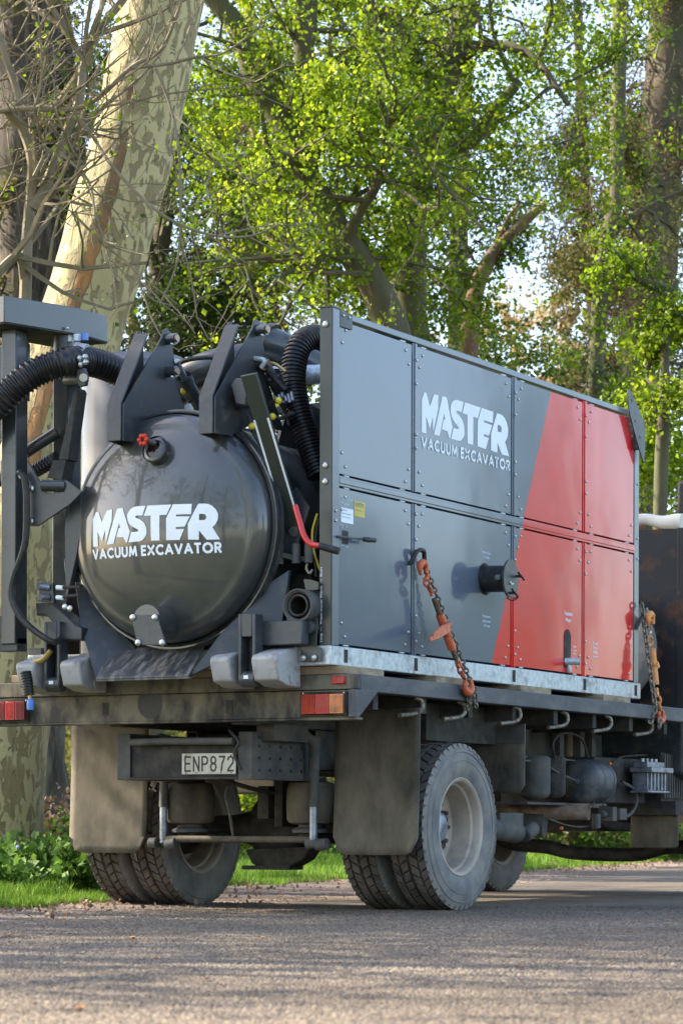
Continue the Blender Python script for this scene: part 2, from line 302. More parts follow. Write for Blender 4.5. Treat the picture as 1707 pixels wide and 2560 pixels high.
# grass blades
GRASS=tintmat('grass_blades',[(.06,.13,.012),(.11,.22,.02),(.16,.30,.03),(.24,.30,.07)],.6,.45,.3,.3,1.2)
def blades(n,dfun,hmin,hmax,seed,smin=0.,smax=9):
    r=np.random.default_rng(seed); dep=dfun(r,n); s=smin+(r.uniform(0,1,n)**1.5)*(smax-smin); lat=np.interp(dep,GE_D,GE_L)-s+.15*np.sin(dep*3.1)*np.sin(dep*1.3)
    h=r.uniform(hmin,hmax,n)*(np.where(s<.25,.5,1)); a=r.uniform(0,6.28,n); wd=r.uniform(.002,.0045,n)*(dep/16); ln=r.uniform(.1,.6,n)*h
    z=np.array([terr(float(l),float(d)) for l,d in zip(lat,dep)])
    P=np.array([CAM.x,CAM.y,0])[None]+lat[:,None]*np.array(RT)[None]+dep[:,None]*np.array(FW)[None]; P[:,2]=z
    dx=np.stack([np.cos(a),np.sin(a),np.zeros(n)],1); b=r.uniform(0,6.28,n); le=np.stack([np.cos(b),np.sin(b),np.zeros(n)],1)
    up=np.array([0,0,1.])
    V=np.stack([P-dx*wd[:,None],P+dx*wd[:,None],P+dx*(wd*.7)[:,None]+up*(h*.6)[:,None]+le*(ln*.35)[:,None],P-dx*(wd*.7)[:,None]+up*(h*.6)[:,None]+le*(ln*.35)[:,None],P+up*h[:,None]+le*ln[:,None]],1)
    F=np.array([(0,1,2),(0,2,3),(3,2,4)])
    return V.reshape(-1,3),(F[None]+5*np.arange(n)[:,None,None]).reshape(-1,3),np.repeat(np.clip(r.normal(.5,.25,n),0,1),3)
Vs=[];Fs=[];At=[];off=0
for args in ((60000,lambda r,n:14+r.uniform(0,1,n)**1.4*8,.05,.14,1,0.,3.2),(60000,lambda r,n:r.uniform(20,34,n),.05,.13,2,0.,5.),(30000,lambda r,n:r.uniform(33,60,n),.06,.15,3,0.,8.)):
    v,f,a=blades(*args); Vs.append(v);Fs.append(f+off);At.append(a);off+=len(v)
me=npmesh('grass',np.concatenate(Vs),np.concatenate(Fs),GRASS,np.concatenate(At)); o=bpy.data.objects.new('grass',me); COL.objects.link(o)
o['kind']='stuff'; o['label']='bright green grass verge growing beside the gravel road edge'; o['category']='grass'
# ------------------------------------------------------------------ vegetation helpers
def leafgeo(C,size,seed,aspect=.75,nrm=None,drop=0):
    """rhombic leaves, one quad folded into two triangles, at centres C"""
    r=np.random.default_rng(seed); n=len(C); sz=r.uniform(.6,1.3,n)*size
    d=r.normal(0,1,(n,3)); d[:,2]-=drop; d/=np.linalg.norm(d,axis=1)[:,None]
    e=r.normal(0,1,(n,3)); e-=d*(e*d).sum(1)[:,None]; e/=np.linalg.norm(e,axis=1)[:,None]; f=np.cross(d,e)
    a=sz[:,None]; V=np.stack([C-d*a*.5,C+e*a*.5*aspect+f*a*.1,C+d*a*.5,C-e*a*.5*aspect+f*a*.1],1)
    F=np.array([(0,1,2),(0,2,3)])
    return V.reshape(-1,3),(F[None]+4*np.arange(n)[:,None,None]).reshape(-1,3)
def crown(name,C,size,m,parent,seed,aspect=.75,drop=0,tint=None,**kw):
    C=np.asarray(C,float); c=C.mean(0); V,F=leafgeo(C,size,seed,aspect,drop=drop); r=np.random.default_rng(seed+5)
    t=np.repeat(np.clip(r.normal(.5,.24,len(C)) if tint is None else tint,0,1),2)
    me=npmesh(name,V-c,F,m,t); return place(name,me,c,parent,**kw)
BARK=mat('grey_brown_bark',(.095,.072,.045),.9,var=.3,vscale=9,dirt=((.09,.10,.04),3,.42,.12),bump=1,bscale=14,stretch=(1,1,.35))
DBARK=mat('dark_furrowed_bark',(.05,.04,.03),.95,var=.6,vscale=12,dirt=((.13,.11,.085),16,.38,.06),bump=1,bscale=16,stretch=(1,1,.13))
RBARK=mat('reddish_pine_bark',(.20,.105,.065),.9,var=.3,vscale=12,dirt=((.12,.09,.07),6,.35,.12),bump=1,bscale=14,stretch=(1,1,.4))
LBARK=mat('pale_olive_bark',(.26,.205,.13),.8,var=.25,vscale=10,dirt=((.12,.11,.05),5,.4,.12),bump=.4,bscale=30)
TBARK=mat('brown_hazy_bark',(.12,.09,.06),.95,var=.5,vscale=7,dirt=((.07,.07,.035),3,.45,.15),bump=1,bscale=8,stretch=(1,1,.3))
LEAF=tintmat('spring_oak_leaves',[(.06,.115,.006),(.14,.225,.01),(.22,.32,.014),(.37,.43,.03)],.5,.6,.4,.3,.6)
LEAFD=tintmat('deep_green_leaves',[(.02,.05,.008),(.045,.10,.012),(.08,.15,.018),(.14,.21,.03)],.5,.45,.4,.35,.6)
LEAFO=tintmat('olive_leaves',[(.07,.085,.02),(.12,.13,.03),(.18,.17,.05),(.25,.2,.08)],.7,.4,.3,.35,.5)
NEED=tintmat('dark_drooping_needles',[(.025,.04,.02),(.045,.065,.03),(.08,.08,.04),(.12,.095,.055)],.8,.25,.2,.35,.5)
NEEDB=tintmat('brown_dry_needles',[(.05,.038,.02),(.10,.07,.038),(.16,.115,.06),(.12,.12,.04)],.8,.3,.2,.35,.5)
ORLV=tintmat('buff_orange_leaves',[(.25,.17,.08),(.36,.25,.12),(.44,.33,.18),(.3,.28,.1)],.7,.5,.2,.3,.5)
def smooth(path,k=6):
    P=[Vector(p) for p in path]; P=[P[0]*2-P[1]]+P+[P[-1]*2-P[-2]]; out=[]
    for i in range(1,len(P)-2):
        for j in range(k):
            t=j/k; a,b,c,d=P[i-1:i+3]
            out.append(.5*((2*b)+(c-a)*t+(2*a-5*b+4*c-d)*t*t+(3*b-a-3*c+d)*t**3))
    out.append(P[-2]); return out
def trunkmesh(path,r0,r1,n=14,wob=.12,seed=0,k=8,flare=0):
    pts=smooth(path,k); N=len(pts); m=M()
    rad=[(r0+(r1-r0)*i/(N-1))*(1+flare*math.exp(-i/2.5)) for i in range(N)]
    m.tube(pts,rad,n)
    m.v=[tuple(Vector(v)+(Vector(v)-pts[min(i//n,N-1)])*wob*noise.noise(Vector(v)*2.3+Vector((seed,0,0)))*2) for i,v in enumerate(m.v)]
    return m
def twigs(m,start,dirv,length,r,depth,tips,rnd,spread=.7,up=.1,seg=4,nk=(2,3),n=5):
    pts=[start]; d=dirv.normalized(); p=start
    for i in range(seg):
        d=(d+Vector((rnd.gauss(0,.16),rnd.gauss(0,.16),rnd.gauss(0,.16)+up*.3))).normalized(); p=p+d*length/seg; pts.append(p)
    m.tube(pts,[r*(1-.5*i/seg) for i in range(seg+1)],n,caps=False)
    for q_ in pts[1:]: tips.append(q_)
    if depth<=0: return
    for _ in range(rnd.randint(*nk)):
        i=rnd.randint(1,seg); a=pts[i]; nd=(d+Vector((rnd.gauss(0,spread),rnd.gauss(0,spread),rnd.gauss(0,spread)+up))).normalized()
        twigs(m,a,nd,length*rnd.uniform(.5,.75),r*.5,depth-1,tips,rnd,spread,up,seg,nk,n)
def clusters(tips,per,rad,seed,drop=0):
    r=np.random.default_rng(seed); T=np.array([tuple(t) for t in tips]); C=np.repeat(T,per,0)
    C=C+r.normal(0,rad,C.shape); C[:,2]-=np.abs(r.normal(0,drop,len(C))) if drop else 0
    return C
# ------------------------------------------------------------------ trees
def plane_bark():
    m=bpy.data.materials.new('mottled_plane_bark'); m.use_nodes=True; n=m.node_tree.nodes; L=m.node_tree.links; b=n['Principled BSDF']; b.inputs['Roughness'].default_value=.75
    g=n.new('ShaderNodeNewGeometry'); mp=n.new('ShaderNodeMapping'); mp.inputs['Scale'].default_value=(1,1,.42); L.new(g.outputs[0],mp.inputs[0])
    def nz(s,d=4,dist=.6,off=0):
        mm=n.new('ShaderNodeVectorMath'); mm.operation='ADD'; mm.inputs[1].default_value=(off,off*1.7,off*.3); L.new(mp.outputs[0],mm.inputs[0])
        t=n.new('ShaderNodeTexNoise'); t.inputs['Scale'].default_value=s; t.inputs['Detail'].default_value=d; t.inputs['Distortion'].default_value=dist; L.new(mm.outputs[0],t.inputs[0]); return t
    def step(t,a,b_):
        r=n.new('ShaderNodeMapRange'); r.inputs[1].default_value=a; r.inputs[2].default_value=b_; L.new(t,r.inputs[0]); return r.outputs[0]
    def mix(f,a,b_):
        x=n.new('ShaderNodeMix'); x.data_type='RGBA'; L.new(f,x.inputs[0])
        for i,v in ((6,a),(7,b_)):
            if isinstance(v,tuple): x.inputs[i].default_value=(*v,1)
            else: L.new(v,x.inputs[i])
        return x.outputs[2]
    c=mix(step(nz(1.6).outputs[0],.45,.6),(.50,.42,.21),(.38,.315,.145))
    c=mix(step(nz(15,3,.7).outputs[0],.53,.56),c,(.25,.195,.09))
    c=mix(step(nz(8,4,.9,7).outputs[0],.545,.575),c,(.27,.215,.10))
    c=mix(step(nz(18,2,.5,3).outputs[0],.66,.68),c,(.15,.12,.07))
    # long orange-brown scar running up the trunk
    uv=n.new('ShaderNodeAttribute'); uv.attribute_name='around'
    t=nz(2.6,5,1.2,11)
    ad=n.new('ShaderNodeMath'); ad.operation='MULTIPLY_ADD'; L.new(t.outputs[0],ad.inputs[0]); ad.inputs[1].default_value=1.1; L.new(uv.outputs['Fac'],ad.inputs[2])
    br=mix(step(nz(7,5,.8,5).outputs[0],.4,.6),(.36,.17,.055),(.17,.10,.045))
    c=mix(step(ad.outputs[0],.93,.95),c,br)
    L.new(c,b.inputs['Base Color'])
    sm=n.new('ShaderNodeMath'); sm.operation='MULTIPLY_ADD'; L.new(step(nz(15,3,.7).outputs[0],.54,.56),sm.inputs[0]); sm.inputs[1].default_value=-.7; L.new(nz(12,6,.5).outputs[0],sm.inputs[2]); sn=n.new('ShaderNodeMath'); sn.operation='MULTIPLY_ADD'; L.new(step(ad.outputs[0],.93,.96),sn.inputs[0]); sn.inputs[1].default_value=-1.2; L.new(sm.outputs[0],sn.inputs[2])
    bp=n.new('ShaderNodeBump'); bp.inputs['Strength'].default_value=.8; bp.inputs['Distance'].default_value=.02; L.new(sn.outputs[0],bp.inputs['Height']); L.new(bp.outputs[0],b.inputs['Normal'])
    return m
PB=plane_bark()
def place_trunk(m,mm,parent,around=None,name='trunk'):
    o=m.fin(name,mm,parent)
    if around is not None:
        a=o.data.attributes.new('around','FLOAT','POINT'); a.data.foreach_set('value',np.array(around,np.float32))
    return o
def newtree(name,label,base,group=None,cat='tree'): return thing(name,label,cat,base,group)
# leaning plane tree
cl_=[(-3.901,3.582,0.248),(-3.874,3.597,0.401),(-3.836,3.618,1.011),(-3.785,3.646,1.621),(-3.707,3.69,2.231),(-3.602,3.747,2.994),(-3.46,3.883,3.765),(-3.325,4.016,4.447),(-3.171,4.101,5.061),(-2.999,4.196,5.797),(-2.823,4.294,6.839),(-2.63,4.286,7.877),(-2.408,4.181,9.167)]
PT=newtree('plane_tree','massive leaning plane tree with mottled cream and olive bark and an orange brown scar',(cl_[0][0],cl_[0][1],.1))
pts=smooth(cl_,8); N=len(pts); m=M(); n=40
rad=[.375*(1-.16*i/(N-1))+.14*math.exp(-i/3) for i in range(N)]
m.tube(pts,rad,n); ar=[]
vdir=(-RT*.50-FW*.87).normalized()
for i,v in enumerate(m.v):
    k=min(i//n,N-1); d=(Vector(v)-pts[k]); dd_=d.normalized() if d.length>1e-5 else Vector((1,0,0)); nn_=noise.noise(Vector(v)*1.7)+.4*noise.noise(Vector(v)*5)
    m.v[i]=tuple(pts[k]+d*(1+.09*nn_)); z=pts[k].z
    f_=max(0,min(1,(z-1.7)/1.2))*max(0,min(1,(7.2-z)/1.5))
    c_=-RT*(.12+.06*math.sin(z*2.1))-FW*.9; c_.z=0; c_.normalize(); dh=Vector((dd_.x,dd_.y,0)).normalized()
    ar.append(f_*max(0,1-abs(dh.angle(c_))/.42)*.75)
pt_=place_trunk(m,PB,PT,ar)
# bare plane limbs above the frame and twigs reaching into it
rnd=random.Random(3); tips=[]; m=M()
for a_,b_ in (((-2.823,4.294,6.839),Vector((-.8,-.2,.6))),((-2.63,4.286,7.877),Vector((.7,.1,.7))),((-2.513,4.237,8.601),Vector((-.3,-.8,.8)))):
    twigs(m,Vector(a_),b_,4.5,.12,3,tips,rnd,.7,.25,5)
m.fin('branch',LBARK,PT)
# small bare tree in front, hand-placed limbs
BT=newtree('bare_sapling','small leafless multi-branched tree at the left edge in front of the plane tree',G(-2.75,19.2,.1))
m=M(); tips=[]; rnd=random.Random(11); d0=19.2
def limb(px,r0,r1,sub=0,ln=.9):
    p=smooth(px,5); N=len(p); m.tube(p,[r0+(r1-r0)*i/(N-1) for i in range(N)],8,caps=False)
    for _ in range(sub):
        i=rnd.randint(2,N-2); dv=(p[i+1]-p[i]).normalized()+Vector((rnd.gauss(0,.7),rnd.gauss(0,.5),rnd.gauss(.1,.6))); twigs(m,p[i],dv,ln*rnd.uniform(.6,1.2),r1*.75+.003,2,tips,rnd,.75,.15,4,(1,3),4)
limb([(-3.07,1.984,0.267),(-2.929,2.062,2.08),(-2.787,2.141,3.335),(-2.666,2.208,3.865),(-2.614,2.237,4.144),(-2.605,2.242,4.535),(-2.582,2.255,4.87),(-2.514,2.178,5.124),(-2.576,2.144,5.346),(-2.59,2.022,5.417),(-2.578,2.029,5.458),(-2.542,2.049,5.541),(-2.627,2.001,5.844),(-2.676,1.974,6.037)],.055,.022,9)
limb([(-2.572,2.261,4.814),(-2.475,2.314,5.009),(-2.39,2.361,5.261),(-2.293,2.415,5.54),(-2.253,2.437,5.847),(-2.161,2.488,6.07),(-1.991,2.583,6.322),(-1.846,2.663,6.713)],.042,.022,12)
limb([(-2.263,2.432,5.847),(-2.368,2.373,6.055),(-2.479,2.312,6.264),(-2.552,2.271,6.487)],.028,.018,8)
limb([(-2.722,1.948,5.43),(-2.447,1.987,5.432),(-2.101,2.064,5.402),(-1.878,2.073,5.463),(-1.634,2.095,5.64),(-1.469,2.186,5.748),(-1.321,2.154,5.949),(-1.251,2.192,6.218)],.022,.010,10)
limb([(-1.634,2.095,5.631),(-1.421,2.212,5.659),(-1.256,2.304,5.703),(-1.038,2.31,5.708),(-0.804,2.44,5.897)],.014,.006,7,.6)
limb([(-2.351,2.04,5.454),(-2.054,2.091,5.325),(-1.774,2.017,5.004),(-1.552,2.025,4.766),(-1.31,2.045,4.57),(-1.076,2.175,4.464),(-0.842,2.305,4.451),(-0.655,2.408,4.532)],.015,.006,10,.6)
limb([(-2.23,2.107,5.131),(-2.004,2.118,4.916),(-1.9,2.061,4.648),(-1.76,2.025,4.383)],.011,.006,7,.5)
limb([(-2.099,2.065,4.697),(-1.852,2.088,4.458),(-1.63,2.097,4.276),(-1.558,2.136,4.087),(-1.51,2.163,3.925)],.010,.005,6,.5)
limb([(-1.492,2.173,5.627),(-1.397,2.226,5.33),(-1.295,2.168,4.928),(-1.304,2.163,4.337),(-1.409,2.105,4.014)],.012,.006,6,.6)
limb([(-2.754,2.045,4.291),(-2.658,2.099,4.416),(-2.585,2.139,4.458),(-2.619,2.234,4.312)],.035,.03,3)
limb([(-2.444,2.103,4.989),(-2.36,2.15,5.155),(-2.167,2.256,5.294),(-1.87,2.307,5.297)],.014,.006,7,.6)
for yy in (60,140,210,330,430,520): limb([(-2.899,2.194,4.611)+0*0 if 0 else tuple(Vector((-2.866,2.097,5.426))+Vector((0,0,(300-yy)*.0028))),tuple(Vector((-2.696,2.192,5.482))+Vector((0,0,(300-yy)*.0028))),tuple(Vector((-2.501,2.3,5.595))+Vector((0,0,(300-yy)*.0028)))],.012,.006,7,.7)
m.fin('branch',LBARK,BT)
bt_=[t for t in tips if rnd.random()<.13]; C=clusters(bt_,1,.04,5); crown('leaf_buds',C,.045,LEAF,BT,8,kind='stuff')
FWA=np.array(FW)
# generic tree with limbs through given points
def tree(name,label,mm,limbs,leafm,leafsize,nsub,ln,per,rad,seed,group=None,drop=0,aspect=.75,extra=(),twr=.03,depth=2,wob=.12):
    rnd=random.Random(seed); b=limbs[0][0][0]; t=newtree(name,label,(b[0],b[1],max(b[2],.1)),group); m=M(); tips=[]
    for i,(path,r0,r1,ns) in enumerate(limbs):
        k=trunkmesh(path,r0,r1,12,wob,seed+i,flare=.3 if i==0 else 0); (place_trunk(k,mm,t) if i==0 else k.fin('limb',mm,t))
        p=smooth(path,6)
        for _ in range(ns):
            q=rnd.randint(len(p)//4,len(p)-2); dv=Vector((rnd.gauss(0,1),rnd.gauss(0,1),rnd.gauss(.15,.6)-drop)); twigs(m,p[q],dv,ln*rnd.uniform(.6,1.3),twr,depth,tips,rnd,.7,.08-drop,5,(2,3),5)
    m.fin('branches',mm,t,kind='stuff')
    keep=[t_ for t_ in tips if rnd.random()<.5+.9*noise.noise(t_*.9)]; K=24; kr=.075 if drop==0 else .12; C=clusters(keep,K,kr,seed,drop*.35)
    for (c,sx,sy,sz,nn) in extra:
        r=np.random.default_rng(seed+9); q=np.clip(r.normal(0,1,(nn//16,3)),-1.35,1.35)*np.array([sx,sy,sz])*(1+.12*r.normal(0,1,(nn//16,1)))+np.array(c); q=np.array([p_ for p_ in q if noise.noise(Vector(p_)*1.3)>.04]).reshape(-1,3); C=np.concatenate([C,np.repeat(q,K,0)+r.normal(0,kr,(len(q)*K,3))*np.array([1,1,1+drop*3])+FWA*(1.7 if drop==0 else .4)])
    r=np.random.default_rng(seed+77); tn=np.repeat(r.normal(.48,.27,len(C)//K+1),K)[:len(C)]+r.normal(0,.12,len(C))
    crown('crown',C,leafsize*(.95 if drop==0 else 1.1),leafm,t,seed,aspect,tint=tn,kind='stuff')
    return t
d=27
tree('oak_tree','forked oak with bright spring leaves rising behind the rear end of the grey panels',BARK,
 [([(-3.917,10.433,0.549),(-3.943,10.418,3.529),(-4,10.387,5.097),(-4.104,10.329,5.606),(-4.301,10.22,6.037),(-4.449,10.138,6.271),(-4.656,10.023,6.663),(-4.787,9.951,6.96),(-4.95,9.861,7.375),(-5.208,9.717,7.876),(-5.347,9.64,8.307),(-5.622,9.488,8.698)],.18,.10,9),
  ([(-4.787,9.951,6.96),(-4.744,9.975,7.29),(-4.779,9.955,7.721),(-4.798,9.945,8.23),(-4.766,9.963,8.858)],.13,.10,9),
  ([(-4.763,9.735,7.005),(-4.849,9.574,6.98),(-4.933,9.412,6.936)],.07,.05,2),
  ([(-4.401,10.051,6.25),(-4.152,9.96,6.518),(-3.939,9.849,6.704),(-3.793,9.816,7.179),(-3.8,9.583,7.623)],.06,.03,8),
  ([(-4.476,9.552,6.009),(-4.42,9.926,6.073),(-4.311,10.215,5.958)],.03,.05,4)],
 LEAF,.055,0,1.25,26,.17,21,extra=[((-4.003,9.242,7.756),1.1,.9,.9,6500),((-4.631,8.894,8.093),.7,.9,.5,2400),((-4.495,8.97,6.621),.5,.8,.8,1800),((-4.124,9.632,5.989),.7,.6,.5,3400)])
tree('oak_tree','tallest oak with yellow green leaves behind the middle of the grey panels',BARK,
 [([(-4.718,12.276,0.554),(-4.746,12.26,3.755),(-4.788,12.237,5.439),(-4.827,12.215,6.029),(-4.818,12.22,6.85),(-4.713,12.278,7.39),(-4.612,12.335,7.984),(-4.459,12.42,8.49),(-4.302,12.506,9.084),(-4.176,12.576,9.864)],.23,.12,9),
  ([(-4.647,12.315,7.546),(-4.382,12.348,7.648),(-4.118,12.38,7.75),(-3.892,12.391,8.017),(-3.631,12.421,8.282)],.10,.05,4),
  ([(-4.576,12.355,8.136),(-4.676,11.727,8.83),(-4.727,11.471,8.833),(-4.798,11.088,8.56),(-4.842,10.835,8.26),(-4.99,10.524,7.982)],.07,.03,9),
  ([(-4.429,12.436,8.557),(-4.011,12.439,8.712),(-3.48,12.39,8.504),(-3.029,12.297,7.929)],.06,.03,6)],
 LEAF,.06,0,1.3,26,.18,33,extra=[((-4.229,11.404,8.522),1.3,1.,.9,9500),((-3.268,11.936,8.241),1.1,.9,.8,8500),((-4.43,11.635,5.813),1.0,.6,.55,7500),((-3.798,11.643,7.141),.35,.8,.5,1400),((-4.652,11.169,7.3),.5,.8,.7,2200)])
tree('oak_tree','slim oak with a reddish bare limb reaching right into the open sky',RBARK,
 [([(-5.571,15.233,0.564),(-5.596,15.219,4.561),(-5.6,15.217,6.048),(-5.545,15.247,6.694),(-5.404,15.325,7.117),(-5.238,15.417,7.35),(-5.06,15.516,7.546),(-4.833,15.642,7.78)],.14,.045,1),
  ([(-5.429,15.312,7.071),(-5.307,15.379,7.35),(-5.207,15.435,7.606),(-5.085,15.502,7.792)],.035,.02,1)],
 LEAFD,.055,0,.45,22,.16,41,extra=[((-5.106,14.919,6.008),1.05,.5,.32,9500)])
tree('grey_trunk_tree','straight grey trunk showing between the two leaning oaks',BARK,[([(-7.553,18.708,0.574),(-7.526,18.723,6.639),(-7.498,18.738,7.998),(-7.478,18.749,8.991),(-7.445,18.767,10.298),(-7.427,18.778,11.606)],.12,.10,10)],NEED,.09,0,1.3,14,.16,51,drop=.35,aspect=.25,extra=[((-9.572,23.305,10.889),.9,.8,1.3,3600)])
tree('redwood_tree','slender reddish pine trunk standing between the plane tree and the oaks',RBARK,[([(-10.793,19.199,0.459),(-10.822,19.182,5.316),(-10.839,19.173,7.523),(-10.882,19.149,9.178),(-10.92,19.128,10.558),(-10.95,19.112,12.268)],.115,.085,34)],NEEDB,.10,0,1.5,30,.22,61,drop=.45,aspect=.22,extra=[((-12.379,20.606,10.215),1.0,.8,1.6,5200),((-10.858,20.306,8.333),.5,.6,1.0,3200),((-11.83,23.197,11.135),1.0,.8,1.6,3600)])
tree('slim_trunk_tree','slim pale grey leaning trunk at right behind the front end of the red panels',BARK,[([(-4.841,16.781,0.476),(-4.77,16.82,4.693),(-4.732,16.842,5.748),(-4.684,16.868,6.553),(-4.66,16.881,7.09),(-4.611,16.908,7.521),(-4.512,16.963,8.078),(-4.49,16.976,9.007),(-4.474,16.984,10.589)],.115,.085,7),([(-4.632,16.897,7.473),(-4.423,17.012,7.762),(-4.089,17.198,8.027),(-3.754,17.383,8.196)],.04,.02,5)],LEAFO,.07,0,.6,20,.14,71,drop=.3,aspect=.4)
tree('conifer_tree','broad brown conifer trunk filling the upper right corner',TBARK,[([(-5.841,20.8,0.478),(-5.806,20.819,4.669),(-5.757,20.847,6.818),(-5.667,20.896,8.431),(-5.541,20.967,10.043),(-5.428,21.029,11.656),(-5.361,21.066,12.731)],.37,.29,34)],NEEDB,.085,0,1.1,30,.26,81,drop=.4,aspect=.3,extra=[((-6.408,21.629,10.852),.9,.9,1.6,4500),((-6.16,21.767,8.535),.5,.8,1.5,5200),((-6.108,21.796,7.211),.9,.8,1.0,6500)])
tree('conifer_tree','conifer with dark hanging fronds beside the open patch of sky',DBARK,[([(-8.971,27.069,0.476),(-9.1,26.997,6.098),(-9.279,26.898,9.931),(-9.398,26.832,12.487),(-9.46,26.798,14.276)],.10,.07,8)],NEED,.12,0,.6,22,.16,91,drop=.5,aspect=.2,extra=[((-9.257,25.767,10.777),.5,.5,.75,3000),((-9.857,25.434,10.524),.35,.4,.6,1400)])
tree('dark_trunk_tree','huge dark furrowed trunk behind the bare tree in the upper left corner',DBARK,[([(-8.346,10.265,0.456),(-8.357,10.258,4.162),(-8.29,10.296,6.268),(-8.313,10.283,7.742),(-8.373,10.25,9.215),(-8.412,10.228,10.058)],.40,.33,12)],LEAFO,.07,0,1.4,18,.2,101,extra=[((-8.308,11.429,8.43),.8,.6,1.4,1800),((-7.884,9.378,5.823),.7,.5,.4,1800)])
tree('dark_trunk_tree','slanting dark trunk behind the leaning plane tree',DBARK,[([(-9.976,13.935,0.455),(-10.052,13.893,4.672),(-10.164,13.831,7.068),(-10.21,13.805,8.505),(-10.34,13.733,9.943),(-10.512,13.637,11.38)],.22,.16,10)],NEED,.08,0,1.5,18,.2,111,drop=.3,aspect=.3,extra=[((-10.25,13.783,7.738),.6,.6,1.2,2500)])
tree('fallen_limb_tree','tree with a long low mossy limb curving above the tank',BARK,[([(-8.257,12.601,0.459),(-8.247,12.606,3.52),(-8.194,12.636,5.546),(-8.077,12.701,5.952),(-7.842,12.831,6.268),(-7.567,12.983,6.472),(-7.252,13.158,6.518),(-6.937,13.332,6.677)],.14,.05,14),([(-8.194,12.636,5.591),(-8.217,12.623,6.672),(-8.122,12.676,7.663),(-8.007,12.739,8.924),(-7.932,12.781,10.049)],.12,.08,16)],LEAFD,.055,0,1.3,24,.2,121,extra=[((-7.656,12.363,6.839),.9,.6,1.1,6500),((-7.924,12.214,5.996),.7,.5,.35,4200),((-7.622,12.381,8.566),.8,.6,1.0,3200)])
tree('buff_tree','pale buff coloured tree far away beyond the open patch',BARK,[([(-20.264,50.536,0.47),(-20.291,50.521,9.415),(-20.345,50.491,12.465),(-20.375,50.474,13.684)],.2,.06,14)],ORLV,.12,0,.8,20,.35,131,extra=[((-20.481,50.416,13.277),1.6,1.2,.9,7000),((-22.32,51.683,14.266),1.2,.9,.3,1500)])
tree('leafy_tree','bright leafy green tree at the right edge above the headboard',BARK,[([(-0.602,8.841,0.479),(-0.58,8.853,3.198),(-0.552,8.868,4.243),(-0.539,8.876,4.766),(-0.464,8.917,5.289)],.07,.03,9)],LEAF,.055,0,.4,26,.17,141,extra=[((-0.522,8.885,4.488),.35,.4,.5,3800),((-0.46,8.92,3.826),.25,.4,.3,2200)])
# further rows of trees that close the view below the sky gaps
rnd=random.Random(5); k=0
BASEL=['brown green tree in the wood behind the red panels','olive tree in the wood far right behind the cab','dim tree in the wood left of the redwood','thin tree in the wood behind the oaks','dark tree in the wood behind the tank','tree in the wood between the two conifers','tree in the wood at far left behind the mast','tree in the wood beyond the buff tree']
for (px,lab,lm,hz) in ((1.6,BASEL[0],LEAFO,5.2),(6.6,BASEL[1],NEEDB,7.5),(-4.4,BASEL[2],NEED,9),(0.4,BASEL[3],LEAFO,6.5),(-2.8,BASEL[4],LEAFD,5),(5.4,BASEL[5],NEEDB,6.6),(-6.4,BASEL[6],LEAFO,9),(3.8,BASEL[7],LEAFD,4.6)):
    dp=50+rnd.uniform(-3,6); b=G(px,dp,.8); r=np.random.default_rng(k+300)
    t=newtree('wood_tree',lab,tuple(b)); trunkmesh([b,b+Vector((.1,0,hz*.5)),b+Vector((.3,0,hz)),b+Vector((.2,0,hz+3))],.16,.06,8,.1,k).fin('trunk',TBARK,t)
    n_=5500; q=r.normal(0,1,(n_//20,3))*np.array([.85,.9,hz*.27])+np.array([b.x,b.y,b.z+hz*.45]); q[:,2]=np.maximum(q[:,2],.6); C=np.repeat(q,20,0)+r.normal(0,.25,(len(q)*20,3))
    crown('crown',C,.11,lm,t,k+400,.5,kind='stuff'); k+=1
# understorey and distant wood mass
def bushmass(name,label,cat,lat0,lat1,dep0,dep1,h,n,lm,size,seed,hz0=0):
    r=np.random.default_rng(seed); nc=n//24; la=r.uniform(lat0,lat1,nc); de=r.uniform(dep0,dep1,nc); hh=h*(.55+.45*np.sin(la*1.1+seed)*np.sin(de*.7))
    z=hz0+r.uniform(0,1,nc)**.8*hh; q=np.array([CAM.x,CAM.y,0])[None]+la[:,None]*np.array(RT)[None]+de[:,None]*np.array(FW)[None]; q[:,2]=z
    C=np.repeat(q,24,0)+r.normal(0,.14*size/.06,(nc*24,3)); C[:,2]=np.maximum(C[:,2],.03)
    c=C.mean(0); V,F=leafgeo(C,size,seed); me=npmesh(name,V-c,F,lm,np.repeat(np.clip(r.normal(.5,.25,len(C)),0,1),2)); o=place(name,me,c); o['kind']='stuff'; o['label']=label; o['category']=cat
bushmass('wood_undergrowth','dim brown green undergrowth under the trees beyond the verge','undergrowth',-14,16,42,60,3.0,60000,LEAFO,.16,5,.6)
bushmass('far_wood','pale hazy wood closing the view beyond the nearer trees','wood',-22,30,75,100,9.0,60000,LEAFO,.32,6,.8)
